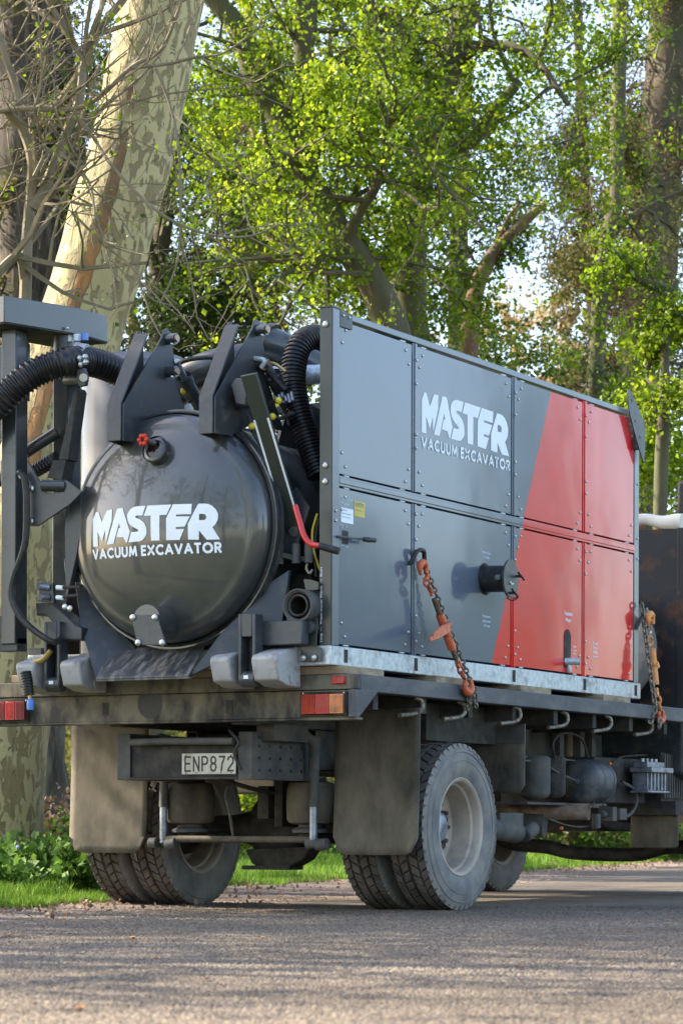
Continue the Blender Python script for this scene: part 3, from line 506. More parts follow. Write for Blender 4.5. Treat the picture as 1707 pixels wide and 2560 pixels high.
def shrub(lab,lat,dep,r_,h,n,lm,size,seed,flowers=0,grp='low plants on the bank by the plane tree'):
    b=G(lat,dep,terr(lat,dep)); t=thing('shrub',lab,'shrub',tuple(b),grp); r=np.random.default_rng(seed)
    q=r.normal(0,1,(n//16,3))*np.array([r_*.5,r_*.5,h*.3])+np.array([b.x,b.y,b.z+h*.45]); q[:,2]=np.maximum(q[:,2],b.z+.02)
    C=np.repeat(q,16,0)+r.normal(0,.05,(len(q)*16,3)); C[:,2]=np.maximum(C[:,2],b.z+.02); crown('foliage',C,size,lm,t,seed,kind='stuff')
    m=M(); rn=random.Random(seed)
    for _ in range(9): twigs(m,b,Vector((rn.gauss(0,.5),rn.gauss(0,.5),1)),h*.8,.006,1,[],rn,.5,.1,4,(1,2),4)
    m.fin('stems',LBARK,t)
    if flowers:
        m=M(); 
        for _ in range(flowers): m.ball(b+Vector((rn.gauss(0,r_*.4),rn.gauss(0,r_*.4),rn.uniform(.1,h))),.014,4)
        m.fin('flowers',LAV,t)
LAV=plain('lavender_petals',(.35,.38,.75),.6)
LG2=tintmat('glossy_ground_leaves',[(.03,.08,.015),(.06,.14,.02),(.11,.22,.03),(.2,.32,.06)],.6,.35,.3,.3,2)
BRN=tintmat('dry_leaf_litter',[(.16,.09,.05),(.26,.16,.1),(.36,.25,.17),(.2,.14,.09)],.8,.2,.2,.3,2)
shrub('bright fresh green shrub right of the plane trunk just below the beam',-2.25,23.2,.5,.42,4200,LEAF,.06,1)
shrub('dark leafy ground plants with small blue flowers at the foot of the plane tree',-2.0,19.2,.5,.32,4000,LG2,.07,2,9)
shrub('low leafy plants left of the blue flowers at the frame edge',-2.5,18.2,.45,.24,2600,LG2,.07,3,0)
shrub('leafy plants behind the left mudflap',-1.75,21.0,.5,.5,3600,LG2,.06,4,3)
shrub('brown dead leaves and stems below the bright shrub',-2.2,22.0,.45,.5,2400,BRN,.06,6)
shrub('small green shrub seen under the truck behind the rear axle',-1.3,30,.8,.9,4200,LEAF,.07,7,0,'shrubs under the trees')
shrub('dark green shrub seen under the tray behind the number plate',-.9,33,.9,1.0,4200,LEAFD,.08,8,0,'shrubs under the trees')
shrub('wide green shrub beyond the verge at right behind the air tank',4.2,44,1.6,1.2,5200,LEAFD,.09,9,0,'shrubs under the trees')
# trees outside the frame: added on the left for shade, reflections from behind and the front right
OFF=['spreading leafy tree on the left bank, outside the view','second spreading tree on the left, nearer the viewer','tall tree far left beyond the verge','tree on the left bank level with the tank','leafy tree left of the viewer']
def offtree(lab,lat,dep,h0,h1,r_,n,seed,lm=LEAFD,size=.16,tr=.3,grp='park trees around the road'):
    b=G(lat,dep,0.05); t=newtree('park_tree',lab,tuple(b),grp); r=np.random.default_rng(seed)
    trunkmesh([b,b+Vector((.1,.1,h0)),b+Vector((.0,.3,(h0+h1)/2)),b+Vector((.2,.1,h1))],tr,tr*.3,10,.1,seed,flare=.4).fin('trunk',BARK,t)
    q=r.normal(0,1,(n//22,3)); q/=np.maximum(np.linalg.norm(q,axis=1),1e-6)[:,None]; q*=(r.uniform(0,1,(len(q),1))**.45)*np.array([r_,r_,(h1-h0)*.55]); q+=np.array([b.x,b.y,(h0+h1)/2+.4])
    C=np.repeat(q,22,0)+r.normal(0,.3,(len(q)*22,3)); crown('crown',C,size,lm,t,seed,kind='stuff')
    m=M(); rn=random.Random(seed)
    for _ in range(7): twigs(m,b+Vector((0,.1,h0+rn.uniform(0,(h1-h0)*.5))),Vector((rn.gauss(0,1),rn.gauss(0,1),.6)),r_*.8,.08,1,[],rn,.5,.1,4,(1,2),5)
    m.fin('branches',BARK,t,kind='stuff')
offtree(OFF[0],-9.8,17.6,7,13,3.4,13000,201); offtree(OFF[1],-10.5,12.4,5,10,2.4,1800,202); offtree(OFF[2],-17,26,6,15,4.5,9000,203); offtree(OFF[3],-15,17,6,14,3.6,7000,204); offtree('leafy tree on the left bank well beyond the plane tree',-11,35,7.5,15,3.6,11000,206); offtree(OFF[4],-11,3,4,10,2.4,1200,205)  # unseen crowns added to shade the truck and road
#behind the viewer (seen mirrored in the tank door)
k=0
for lat,dep,h0,h1,r_,lab in ((-7,-14,3,13,4,'broad tree across the road behind the viewer at left'),(-1,-20,4,15,4.5,'broad tree across the road straight behind the viewer'),(6,-17,3.5,12,3.5,'broad tree across the road behind the viewer at right'),(-15,-10,3,13,4.5,'tree behind the viewer at far left'),(14,-22,3,13,4.5,'tree behind the viewer at far right'),(-22,-2,3,14,5,'tree beyond the left verge behind the viewer')):
    offtree(lab,lat,dep,h0,h1,r_,4200,220+k,size=.22); k+=1
# front right (mirrored in the side panels)
def world_tree(lab,x,y,h0,h1,r_,n,seed):
    v=Vector((x,y,0))-CAM; offtree(lab,v.dot(RT),v.dot(FW),h0,h1,r_,n,seed,size=.25,tr=.2)
for i,(az,dist,r_,h,lab) in enumerate(((24.9,58,1.3,14,'slim upright tree across the field to the front right'),(27.2,75,1.3,7,'low round tree across the field to the front right'),(30.5,60,3.0,9,'wide tree across the field right of the road'),(36,50,4,10,'big tree beside the road to the right'),(21.0,80,1.6,6,'distant low tree to the front right of the road'))):
    a=R_(az); world_tree(lab,1.1+math.sin(a)*dist,2.5+math.cos(a)*dist,.6 if r_<2 else 2,h,r_,9000,240+i)

def sky_block_treeline(lab,azs,dist,h,n,seed):  # unseen leaf bands added to block low sky mirrored in the side panels
    r=np.random.default_rng(seed); az=np.radians(r.uniform(azs[0],azs[1],n//20)); dd=r.uniform(dist,dist*1.15,n//20)
    q=np.stack([1.1+np.sin(az)*dd,2.5+np.cos(az)*dd,r.uniform(0,1,n//20)*h*(.8+.25*np.sin(az*60))],1); C=np.repeat(q,20,0)+r.normal(0,.6,((n//20)*20,3)); c=C.mean(0)
    V,F=leafgeo(C,.75,seed); me=npmesh('far_wood',V-c,F,LEAFD,np.repeat(np.clip(r.normal(.5,.25,len(C)),0,1),2)); o=place('far_wood',me,c); o['kind']='stuff'; o['label']=lab; o['category']='wood'
sky_block_treeline('distant tree line across the field, outside the view to the right',(24.35,50),90,12.5,18000,311)
sky_block_treeline('distant tree line beyond the road end, outside the view',(10,22.2),110,10,8000,312)

# litter and fallen leaves
r=np.random.default_rng(77); n_=1500; dep=r.uniform(13,42,n_); e1=np.interp(dep,GE_D,GE_L); lat=e1+r.normal(.1,.45,n_); sd_=e1-lat
P=np.array([CAM.x,CAM.y,0])[None]+lat[:,None]*np.array(RT)[None]+dep[:,None]*np.array(FW)[None]; P[:,2]=np.where(sd_>0,.02+.05*sd_,.02)+r.uniform(0,.02,n_)
V,F=leafgeo(P,.034,78); me=npmesh('leaf_litter',V,F,BRN,np.repeat(r.uniform(0,1,n_),2)); o=bpy.data.objects.new('leaf_litter',me); COL.objects.link(o); o['kind']='stuff'; o['label']='brown dead leaves scattered between the grass and the gravel edge'; o['category']='dead leaves'
FL_=plain('orange_fallen_leaf',(.55,.22,.06),.7)
def leafmesh():
    m=M(); m.add([(0,-.02,.002),(.012,-.008,.006),(.018,.006,.003),(0,.024,.008),(-.016,.008,.004),(-.011,-.009,.005),(0,0,.001)],[(0,1,6),(1,2,6),(2,3,6),(3,4,6),(4,5,6),(5,0,6)]); return m.mesh('fallen_leaf',FL_)
lm_=leafmesh()
LL_=['orange fallen leaf nearest the viewer at lower left of the road','orange fallen leaf in the sun patch left of the road middle','orange fallen leaf at the far left road edge','orange fallen leaf in the shade streak below the left wheels','orange fallen leaf under the gap between the rear wheels','orange fallen leaf just in front of the left rear wheels','orange fallen leaf directly below the right rear wheels','orange fallen leaf at the right of the road']
for i,p_ in enumerate(((4.508,-7.461,0.006),(3.137,-4.96,0.006),(1.39,-3.461,0.006),(4.036,-6.056,0.006),(2.438,-3.026,0.006),(1.993,-3.382,0.006),(1.412,0.069,0.006),(4.545,-4.817,0.006))):
    o=place('fallen_leaf',lm_,p_,rot=(0,0,i*1.3)); o['label']=LL_[i]; o['category']='leaf'; o['group']='fallen leaves on the road'

# ------------------------------------------------------------------ flatbed truck
T=thing('flatbed_truck','dirty dark flatbed truck with black steel tray and dual rear wheels parked on the road','truck',(0,3,0))
m=M().box(-1.24,1.24,.06,4.98,1.275,1.345); m.box(-1.2,1.2,.3,.36,1.17,1.27)
for y in np.arange(.9,4.8,.62): m.box(-1.2,1.2,y,y+.06,1.17,1.27)
m.fin('tray_deck',UND,T)
rb=M().prism([(-1.25,1.114),(1.25,1.114),(1.25,1.268),(-1.25,1.268)],'y',.012,.045).box(-1.25,1.25,0,.06,1.272,1.356).box(-1.25,1.25,.012,.09,1.10,1.1145)
rb=rb.fin('rear_beam',BEAM,T,.004)
g_=M().prism([(.0,1.1145),(.045,1.1145),(.262,1.262),(.262,1.27),(.0,1.27)],'x',1.205,1.2515); g_.fin('corner_gusset',RAIL,T,.003)
for sx in (1,-1):
    m=M().box(min(sx*1.25,sx*1.17),max(sx*1.25,sx*1.17),.062,5.0,1.262,1.358); m.fin('side_rail',RAIL,T,.005)
for x in (-.43,.42): M().box(x-.022,x+.022,.0095,.0125,1.15,1.225).fin('beam_slot',UND,rb)
for x in (-.1,):      # raised black disc standing in for a round dark stain
    M().lathe([(0,.001),(0,.085),(-.012,.10),(-.012,.12)],(-.12,.0115,1.215),(0,-1,0),28).fin('rubber_buffer',BLK,rb)
# tail lights
def taillight(x0,x1,mats,name='tail_light',z0=1.135,z1=1.245):
    t=M().box(x0-.02,x1+.012,-.006,.0115,z0-.014,z1+.014).fin(name,UND,T,.004); k=len(mats); wd=(x1-x0)/k
    for i,mm in enumerate(mats):
        k_=M().box(x0+i*wd+.002,x0+(i+1)*wd-.002,-.028,-.0065,z0,z1)
        for j in range(6): k_.box(x0+i*wd+.008+j*(wd-.016)/6,x0+i*wd+.008+(j+.55)*(wd-.016)/6,-.0305,-.027,z0+.008,z1-.008)
        k_.fin('lens',mm,t,.0015)
    for sx_ in (x0+.004,x1-.004): M().cyl((sx_,-.006,z1+.007),(sx_,-.010,z1+.007),.004,n=8).fin('screw',ZINC,t)
    return t
taillight(.915,1.185,[DIMR,REDL,AMB]); taillight(-1.2,-.985,[DRED,REDL,DRED],'tail_light')
mk=M().box(1.10,1.19,-.010,-.0005,1.30,1.343).fin('marker_light',REDL,T,.003,label='small red marker light above the right tail light')
M().box(1.135,1.188,-.020,-.0105,1.302,1.341).fin('lens',REDL,mk,.004)
# rope hooks under the tray edge
for y in (.86,1.42,2.2,2.92,3.63,4.35):
    pts=[(1.19,y-.03,1.262),(1.215,y+.005,1.245),(1.22,y+.01,1.20),(1.205,y-.02,1.17),(1.18,y-.09,1.158),(1.17,y-.18,1.15)]
    M().tube(smooth(pts,5),.0135,10).fin('rope_hook',CHN,T)
# chassis
for sx in (1,-1):
    x=.42*sx; m=M()
    m.box(x-.045,x+.045,.19,.2,.775,1.05); xi=x+.04*(1 if sx>0 else -1); m.box(min(xi,xi+.006*sx),max(xi,xi+.006*sx),.2,.95,.775,1.05)
    m.box(x-.045,x+.045,.2,.9,1.042,1.05); m.box(x-.045,x+.045,.2,.9,.775,.783)
    cb=m.fin('rail_end_bracket',CHAS,T,.002)
    for yy in np.linspace(.27,.88,6):
        for zz in (.83,.9,.97,1.02): M().cyl((x+.047*sx,yy,zz),(x+.053*sx,yy,zz),.009,n=8).fin('bolt',UND,cb)
    m=M().box(x-.04,x-.032,.95,6.6,.84,1.09).box(x+.032,x+.04,.95,6.6,.84,1.09).box(x-.04,x+.04,.95,6.6,1.083,1.09).box(x-.04,x+.04,.95,6.6,.84,.847); m.fin('chassis_rail',CHAS,T)
    M().box(x-.035,x+.035,.1,4.9,1.09,1.17).fin('subframe_rail',CHAS,T)
M().box(-.375,.375,.205,.215,.79,.985).box(-.375,.375,.19,.27,.775,.79).fin('rear_crossmember',UND,T,.003)
M().tube([(-.35,.16,.995),(-.1,.155,1.0),(.36,.16,.995)],.022,10).fin('crossbar_tube',CHAS,T)
for y in (1.0,1.9,2.8,3.8,4.8): M().box(-.38,.38,y,y+.08,.86,1.07).fin('crossmember',UND,T)
m=M().box(-.3,.05,.5,1.1,.98,1.02); m.tube(smooth([(-.3,.4,1.04),(-.1,.45,.98),(.1,.5,.93),(.3,.6,1.0)]),.02); m.tube(smooth([(-.1,.5,.97),(0,.6,.80),(.1,.9,.72),(.16,1.1,.7)]),.014); m.fin('brake_pipework',UND,T)
M().tube(smooth([(.33,.16,1.06),(.40,.15,.99),(.37,.15,.92),(.42,.15,.83)]),.009,8).fin('hanging_cable',BLK,T)
pl=M().box(-.009,.359,.186,.1885,.806,.927).fin('number_plate',WHTP,T)
M().box(-.009,.359,.1862,.1864,.806,.8065).fin('plate_edge',PBLK,pl)
GL={'E':[[(1,0),(0,0),(0,1),(1,1)],[(0,.52),(.85,.52)]],'N':[[(0,0),(0,1),(1,0),(1,1)]],'P':[[(0,0),(0,1),(.65,1),(.95,.9),(1,.75),(.95,.58),(.65,.48),(0,.48)]],
'8':[[(.5,.53),(.15,.6),(.05,.78),(.2,.95),(.5,1),(.8,.95),(.95,.78),(.85,.6),(.5,.53),(.12,.45),(0,.25),(.15,.05),(.5,0),(.85,.05),(1,.25),(.88,.45),(.5,.53)]],'7':[[(0,1),(1,1),(.55,.5),(.38,0)]],
'2':[[(.02,.78),(.12,.93),(.5,1),(.88,.93),(1,.75),(.9,.55),(.1,.12),(0,0),(1,0)]]}
def strokes(m,pts,wd,fn,t=.0):
    for i in range(len(pts)-1):
        a,b=Vector(pts[i]),Vector(pts[i+1]); d=(b-a).normalized(); n_=Vector((-d.y,d.x))*wd/2; e=d*wd*.35
        vs=[a-e+n_,a-e-n_,b+e-n_,b+e+n_]; m.add([fn(v.x,v.y,.0002*(i%3)) for v in vs],[(0,1,2,3)])
for i,ch in enumerate('ENP872'):
    m=M()
    for s_ in GL[ch]: strokes(m,[(p[0]*.036,p[1]*.082) for p in s_],.0115,lambda u,v,k,i=i:(.014+i*.0585+u,.1855-k,.825+v))
    m.fin('plate_character',PBLK,pl)
for x,z in ((.02,.915),(.33,.915),(.02,.813),(.33,.813),(.09,.813),(.26,.813)): M().cyl((x,.186,z),(x,.183,z),.004,n=8).fin('plate_screw',UND,pl)
# mudflaps
def flap(x0,x1,y,z0,z1,r=.10,bow=.03,name='mudflap',**kw):
    pts=[];nx,nz=14,16
    m=M();vs=[];fs=[]
    for j in range(nz+1):
        z=z0+(z1-z0)*j/nz
        for i in range(nx+1):
            u=i/nx; x=x0+(x1-x0)*u; dz=0
            dx=min(x-x0,x1-x)
            zz=z
            if dx<r: zb=z0+r-math.sqrt(max(r*r-(r-dx)**2,0)); zz=max(z,zb)
            vs.append((x,y+bow*math.sin(PI*u)*.5-bow*(1-j/nz)**2,zz))
    for j in range(nz):
        for i in range(nx):
            a=j*(nx+1)+i; fs.append((a,a+1,a+nx+2,a+nx+1))
    m.add(vs,fs); o=m.fin(name,FLAP,T,**kw); s=o.modifiers.new('thickness','SOLIDIFY'); s.thickness=.012; return o
flap(-1.235,-.665,.84,.335,1.15); flap(.66,1.225,.84,.335,1.2)
flap(.62,1.19,2.35,.72,1.05,.05,.0); M().box(.55,1.195,2.33,2.344,1.04,1.16).fin('flap_bracket',CHAS,T)
flap(-1.2,-.62,2.35,.72,1.05,.05,.0)
M().box(.42,1.0,1.35,2.34,1.03,1.255).fin('wheel_guard_box',UND,T)
# wheels
WHEEL={}
def wheel(xo,xi,y,deep,name='wheel',sided=1):
    """xo outer x, xi inner x of one tyre; deep: rim dish depth from the outer face"""
    r=.51; wd=abs(xo-xi); d=1 if xo>xi else -1; key=(round(wd,3),deep)
    t=bpy.data.objects.new(name,None); COL.objects.link(t); t.parent=T; wp=Vector(((xo+xi)/2,y,r-.006)); t.location=wp-WPOS[T.name]; WPOS[t.name]=wp
    c=wp; h=wd/2
    if key not in WHEEL:
        a=M(); prof=[(h*.78,.285),(h*.95,.31),(h*1.02,.37),(h*1.0,.43),(h*.93,.475),(h*.88,.488),(h*.80,.4925),(-h*.80,.4925),(-h*.88,.488),(-h*.93,.475),(-h*1.0,.43),(-h*1.02,.37),(-h*.95,.31),(-h*.78,.285)]
        a.m=0; a.lathe(prof[6:8],(0,0,0),(1,0,0),72); a.m=1; a.lathe(prof[:7],(0,0,0),(1,0,0),72); a.lathe(prof[7:],(0,0,0),(1,0,0),72)
        a.lathe([(h*1.025,.40),(h*1.035,.405),(h*1.02,.41)],(0,0,0),(1,0,0),72); a.lathe([(h*1.0,.452),(h*1.005,.458),(h*.96,.463)],(0,0,0),(1,0,0),72)
        # tread: chevron blocks
        a.m=0; NB=46; R0,R1=.4925,.5105
        cols=[(-.86,-.5),(-.46,-.05),(.05,.46),(.5,.86)]
        for k in range(NB):
            for ci,(u0,u1) in enumerate(cols):
                sk_=(.055 if ci%2==0 else -.055); th0=2*PI*k/NB; dt=2*PI/NB*.78
                vs=[]
                for rr,ins in ((R0,0),(R1,.004)):
                    for (uu,tt) in ((u0,0),(u1,0),(u1,dt),(u0,dt)):
                        sh=sk_*((uu-u0)/(u1-u0)); ang=th0+tt+sh+(.03 if ci in(1,2) else 0); x_=uu*h+(ins if uu==u0 else -ins)
                        q_=R1 if rr==R1 else R0
                        if rr==R1 and abs(uu)>.8: q_=.503
                        vs.append((x_,math.cos(ang)*q_,math.sin(ang)*q_))
                a.add(vs,[(4,5,6,7),(0,1,5,4),(1,2,6,5),(2,3,7,6),(3,0,4,7)])
        # shoulder lugs reaching onto the sidewall
        a.m=1
        for k in range(NB):
            for sg in (1,-1):
                th0=2*PI*k/NB+.02; dt=2*PI/NB*.68; vs=[]
                for (x_,rr) in ((.80,.4915),(.865,.505),(.955,.476)):
                    for tt in (0,dt): vs.append((sg*x_*h,math.cos(th0+tt)*rr,math.sin(th0+tt)*rr))
                a.add(vs,[(0,1,3,2),(2,3,5,4),(0,2,4),(1,5,3)])
        tm=a.mesh('tyre',[TYRE,SIDEW])
        b=M(); D=deep*h*2
        b.lathe([(h*.80,.293),(h*.9,.30),(h*.93,.295),(h*.90,.283),(h*.80,.272),(h*.5,.268),(h*.42,.255),(h*.2,.25),(h-D+.02,.25),(h-D+.005,.235),(h-D,.20),(h-D+.006,.15),(h-D+.012,.12),(h-D+.012,.02)],(0,0,0),(1,0,0),64)
        b.lathe([(-h*.80,.293),(-h*.9,.30),(-h*.93,.295),(-h*.8,.272),(h-D-.015,.25),(h-D-.015,.02)],(0,0,0),(1,0,0),48)
        rm=b.mesh('rim',RIM)
        WHEEL[key]=(tm,rm,D)
    tm,rm,D=WHEEL[key]
    rot=(0,0,0 if d>0 else PI)
    ang=random.uniform(0,6)
    place('tyre',tm,c,t,rot=(ang*d,0,0 if d>0 else PI))
    rmO=place('rim',rm,c,t,rot=rot)
    return t,c,d,h,D
def hubparts(t,c,d,h,D):
    s=c.x+d*(h-D+.012)
    hb=M().lathe([(0,.115),(.02,.112),(.03,.09),(.06,.085),(.075,.06),(.075,.001)],(s,c.y,c.z),(d,0,0),28); hb.fin('hub',BATT,t)
    nut=M().lathe([(0,.016),(.03,.016),(.045,.010),(.045,.001)],(0,0,0),(d,0,0),6).mesh('wheel_nut',CHAS)
    for k in range(10):
        a=2*PI*k/10; place('wheel_nut',nut,(s+.002*d,c.y+math.cos(a)*.1425,c.z+math.sin(a)*.1425),t)
    hole=M().lathe([(0,.001),(0,.026)],(0,0,0),(d,0,0),14).mesh('hand_hole',UND)
    for k in range(8):
        a=2*PI*k/8+.2; place('hand_hole',hole,(s-d*.0045,c.y+math.cos(a)*.195,c.z+math.sin(a)*.195),t)
YW=1.42
W1=wheel(1.215,.955,YW,.84,'wheel'); hubparts(*W1)
W2=wheel(.625,.885,YW,.84,'wheel'); W3=wheel(-1.215,-.955,YW,.84,'wheel'); W4=wheel(-.625,-.885,YW,.84,'wheel')
for t_,c_,d_,h_,D_ in (W2,W4): M().lathe([(0,.12),(.01,.18),(.05,.185),(.12,.17),(.16,.12)],(c_.x+d_*(h_-D_),c_.y,c_.z),(d_,0,0),28).fin('brake_drum',UND,t_)
for xo,xi in ((-1.14,-.87),(1.12,.85)): wheel(xo,xi,6.35,.35,'wheel')
# axle, diff, springs
m=M().tube([(-.8,YW,.5),(-.4,YW,.5),(-.22,YW,.49),(.22,YW,.49),(.4,YW,.5),(.8,YW,.5)],[.065,.075,.12,.12,.075,.065],16); m.fin('rear_axle',UND,T)
df=M(); df.lathe([(-.14,.001),(-.14,.12),(-.10,.2),(-.04,.235),(.04,.235),(.09,.2),(.14,.1),(.14,.001)],(-.02,YW-.03,.5),(0,1,0),32); df.lathe([(0,.24),(.02,.245),(.02,.20)],(-.02,YW-.03,.5),(0,1,0),32)
df.fin('differential',UND,T); M().prism([(-.2,.36),(-.15,.27),(-.05,.235),(.1,.24),(.22,.3),(.28,.38)],'y',YW-.2,YW-.05).fin('differential_guard',UND,T,.01)
M().box(-.19,.15,YW-.25,YW-.08,.235,.26).fin('guard_plate',UND,T)
bag=M().lathe([(0,.10),(.01,.135),(.03,.148),(.12,.152),(.21,.15),(.25,.135),(.262,.09),(.262,.001)],(0,0,0),(0,0,1),36).mesh('air_bag',FLAP)
for x in (-.43,.43):
    b_=place('air_bag',bag,(x,.95,.515),T)
    M().lathe([(0,.115),(.02,.115),(.035,.08),(.05,.075)],(x,.95,.465),(0,0,1),28).fin('bag_piston',CHAS,b_)
    M().lathe([(0,.09),(.02,.09)],(x,.95,.777),(0,0,1),24).fin('bag_plate',UND,b_)
    M().box(x-.06,x+.06,.9,1.6,.40,.465).fin('trailing_arm',UND,T,.01)
M().tube([(-.52,.8,.425),(.52,.8,.425)],.020,12).fin('anti_roll_bar',FLAP,T)
for x in (-.53,.53):
    m=M(); m.cyl((x-.045,.8,.40),(x-.1 if x<0 else x+.1,.8,.40),.032); m.cyl((x+.03,.79,.39),(x+.10,.79,.40),.035); m.lathe([(-.025,.03),(.025,.03)],(x,.8,.395),(0,1,0)); m.fin('bar_end_bush',CHAS,T,.004)
    s_=M().cyl((x,.8,.62),(x+.004,.8,.78),.028).cyl((x,.8,.78),(x+.006,.8,1.04),.033).cyl((x+.006,.79,1.0),(x-.03,.75,1.05),.03); s_=s_.fin('shock_absorber',CHAS,T)
    M().cyl((x,.8,.40),(x,.8,.62),.023).fin('shock_shaft',BATT,s_)
M().tube(smooth([(.0,.75,.8),(-.02,.7,.7),(-.01,.72,.6),(-.03,.8,.45)]),.009,8).fin('air_line',CHAS,T)
M().box(.02,.10,1.0,1.2,.55,.75).box(.14,.2,1.0,1.2,.5,.8).tube([(.22,1.1,.8),(.26,1.1,.6),(.25,1.2,.5)],.03).fin('brake_chamber',UND,T,.006)
M().box(.43,.55,.3,.7,1.0,1.10).fin('subframe_bracket',CHAS,T,.004)
# side gear between the axles
tk=M().lathe([(0,.001),(.0,.03),(.008,.07),(.025,.115),(.05,.143),(.06,.147),(.33,.147),(.345,.135),(.37,.08),(.375,.001)],(1.0,3.58,.82),(0,1,0),40).fin('air_tank',RAIL,T)
for y in (3.72,3.88): M().lathe([(-.008,.1485),(0,.151),(.008,.1485)],(1.0,y,.82),(0,1,0),40).cyl((1.06,y,.7),(1.06,y,.655),.006,n=8).fin('tank_strap',CHAS,tk)
M().cyl((1.0,3.585,.815),(1.0,3.55,.815),.018,n=8).cyl((1.0,3.56,.815),(1.0,3.54,.815),.012,n=8).fin('tank_fitting',CHAS,tk)
M().lathe([(0,.001),(.0,.06),(.02,.095),(.04,.105),(.27,.105),(.285,.09),(.29,.001)],(.93,3.05,.69),(0,0,1),28).fin('filter_canister',CHAS,T)
M().lathe([(0,.001),(.0,.05),(.02,.08),(.04,.09),(.27,.09),(.285,.07),(.29,.001)],(.93,3.33,.70),(0,0,1),28).fin('filter_canister',UND,T)
e_=Vector((1.1,3.55,.612)); dd=Vector((.975,.225,0))
M().lathe([(-.9,.056),(0,.056),(0,.052),(-.5,.052)],e_,dd,28).fin('exhaust_pipe',TAILP,T)
M().cyl(e_-dd*.95-Vector((0,0,.05)),e_-dd*.3-Vector((0,0,.09)),.09).fin('silencer',CHAS,T)
M().box(.55,.95,2.9,4.2,.655,.672).box(.9,.98,3.6,4.0,.64,.66).fin('tank_shelf',CHAS,T,.003)
def pipe(pts,r,mm,name,parent=T): return M().tube(smooth(pts,6),r,8).fin(name,mm,parent)
pipe([(0.95,2.485,0.931),(0.95,3.031,0.938),(1,3.303,0.864),(1,3.564,0.821)],.008,CHAS,'air_line')
pipe([(0.9,2.89,0.949),(0.9,3.329,0.959),(0.9,3.719,0.949)],.008,UND,'air_line')
pipe([(0.92,2.909,0.967),(0.92,3.285,0.966),(0.92,3.741,0.961)],.007,CHAS,'air_line')
pipe([(1,3.219,0.969),(1,3.186,1.061),(1,3.301,1.128),(1,3.495,1.137),(1,3.66,1.102),(1,3.762,0.982)],.008,BLK,'coiled_air_hose')
pipe([(0.95,4.451,0.831),(0.98,4.611,0.777),(0.98,4.648,0.678),(0.98,4.505,0.592),(0.98,4.187,0.562)],.012,CHAS,'air_hose')
pipe([(0.9,4.582,0.847),(0.9,4.8,0.808),(0.9,4.984,0.832),(0.9,5.095,0.915),(0.9,5.208,0.99),(0.9,5.094,1.031),(0.9,4.617,1.013),(0.9,4.403,0.971)],.007,UND,'air_hose')
pipe([(0.95,3.236,0.562),(0.95,3.481,0.526),(0.95,3.744,0.51),(0.95,4.014,0.528),(0.95,4.152,0.561)],.006,CHAS,'brake_cable')
M().ball((0.95,3.435,0.501),.013).fin('amber_plug',AMB,T); M().ball((0.96,4.223,0.952),.014).fin('amber_plug',AMB,T)
m=M(); 
m.box(.9,1.05,4.2,4.32,.56,.64); m.box(.95,1.06,4.05,4.12,.55,.65); m.cyl((1.0,3.98,.6),(1.0,4.25,.585),.022); m.cyl((1.0,3.9,.5),(1.0,3.9,.6),.03); m.fin('drain_valve',CHAS,T,.004)
m=M().box(.7,.9,2.6,2.95,.48,.6).cyl((.85,2.5,.5),(.85,2.95,.47),.07).cyl((.9,2.95,.45),(.9,3.1,.5),.05); m.fin('brake_booster',CHAS,T,.01)
bt=M().box(.96,1.1,4.58,4.98,.755,.77).box(.96,1.08,4.62,4.95,.77,.9).box(.95,1.12,4.6,5.0,.9,.935).box(.97,1.08,4.62,4.93,.935,.975); bt=bt.fin('valve_block',BATT,T,.004)
for k in range(5): M().box(1.082,1.095,4.64+k*.065,4.665+k*.065,.775,.895).fin('block_rib',BATT,bt)
for k in range(4): M().cyl((1.02,4.66+k*.08,.975),(1.02,4.66+k*.08,1.0),.016,n=10).fin('block_bolt',BATT,bt)
rf=M().box(.6,1.0,5.05,5.6,.7,1.05).fin('ribbed_air_box',UND,T)
for k in range(12): M().box(1.0005,1.03,5.06+k*.045,5.078+k*.045,.72,1.04).fin('box_rib',CHAS,rf,.003)
flap(.75,1.12,5.1,.36,.60,.02,.0); M().box(.7,1.13,5.02,5.16,.60,.70).fin('flap_bracket',UND,T)
M().box(.5,.9,4.1,5.0,.68,1.0).fin('battery_box',UND,T,.01)
M().cyl((.6,4.3,1.0),(.6,4.3,1.2),.04).cyl((.52,4.3,.98),(.68,4.3,.98),.03).fin('red_brown_tube',RSTB,T)
for y in (4.0,4.35,4.55): M().box(.62,.68,y,y+.07,.98,1.2).fin('tray_upright',CHAS,T)
M().box(.5,.6,3.5,3.66,1.05,1.2).box(.46,.47,2.4,6.4,.9,1.2).fin('side_web',CHAS,T)
# front axle beam
M().tube(smooth([(-.98,6.35,.46),(-.8,6.35,.38),(-.5,6.35,.355),(-.3,6.35,.315),(0,6.35,.30),(.3,6.35,.305),(.5,6.35,.355),(.85,6.35,.37),(.98,6.35,.46)]),.055,10).fin('front_axle',UND,T)
for x in (-.42,.42): M().tube(smooth([(x,5.1,.60),(x,5.5,.53),(x,6.35,.50),(x,6.4,.53),(x,6.8,.62)]),.035,8).fin('leaf_spring',UND,T)
M().box(-.35,.35,5.2,7,.60,1.0).box(-.3,.3,5.5,6.5,.48,.6).fin('engine_sump',UND,T)
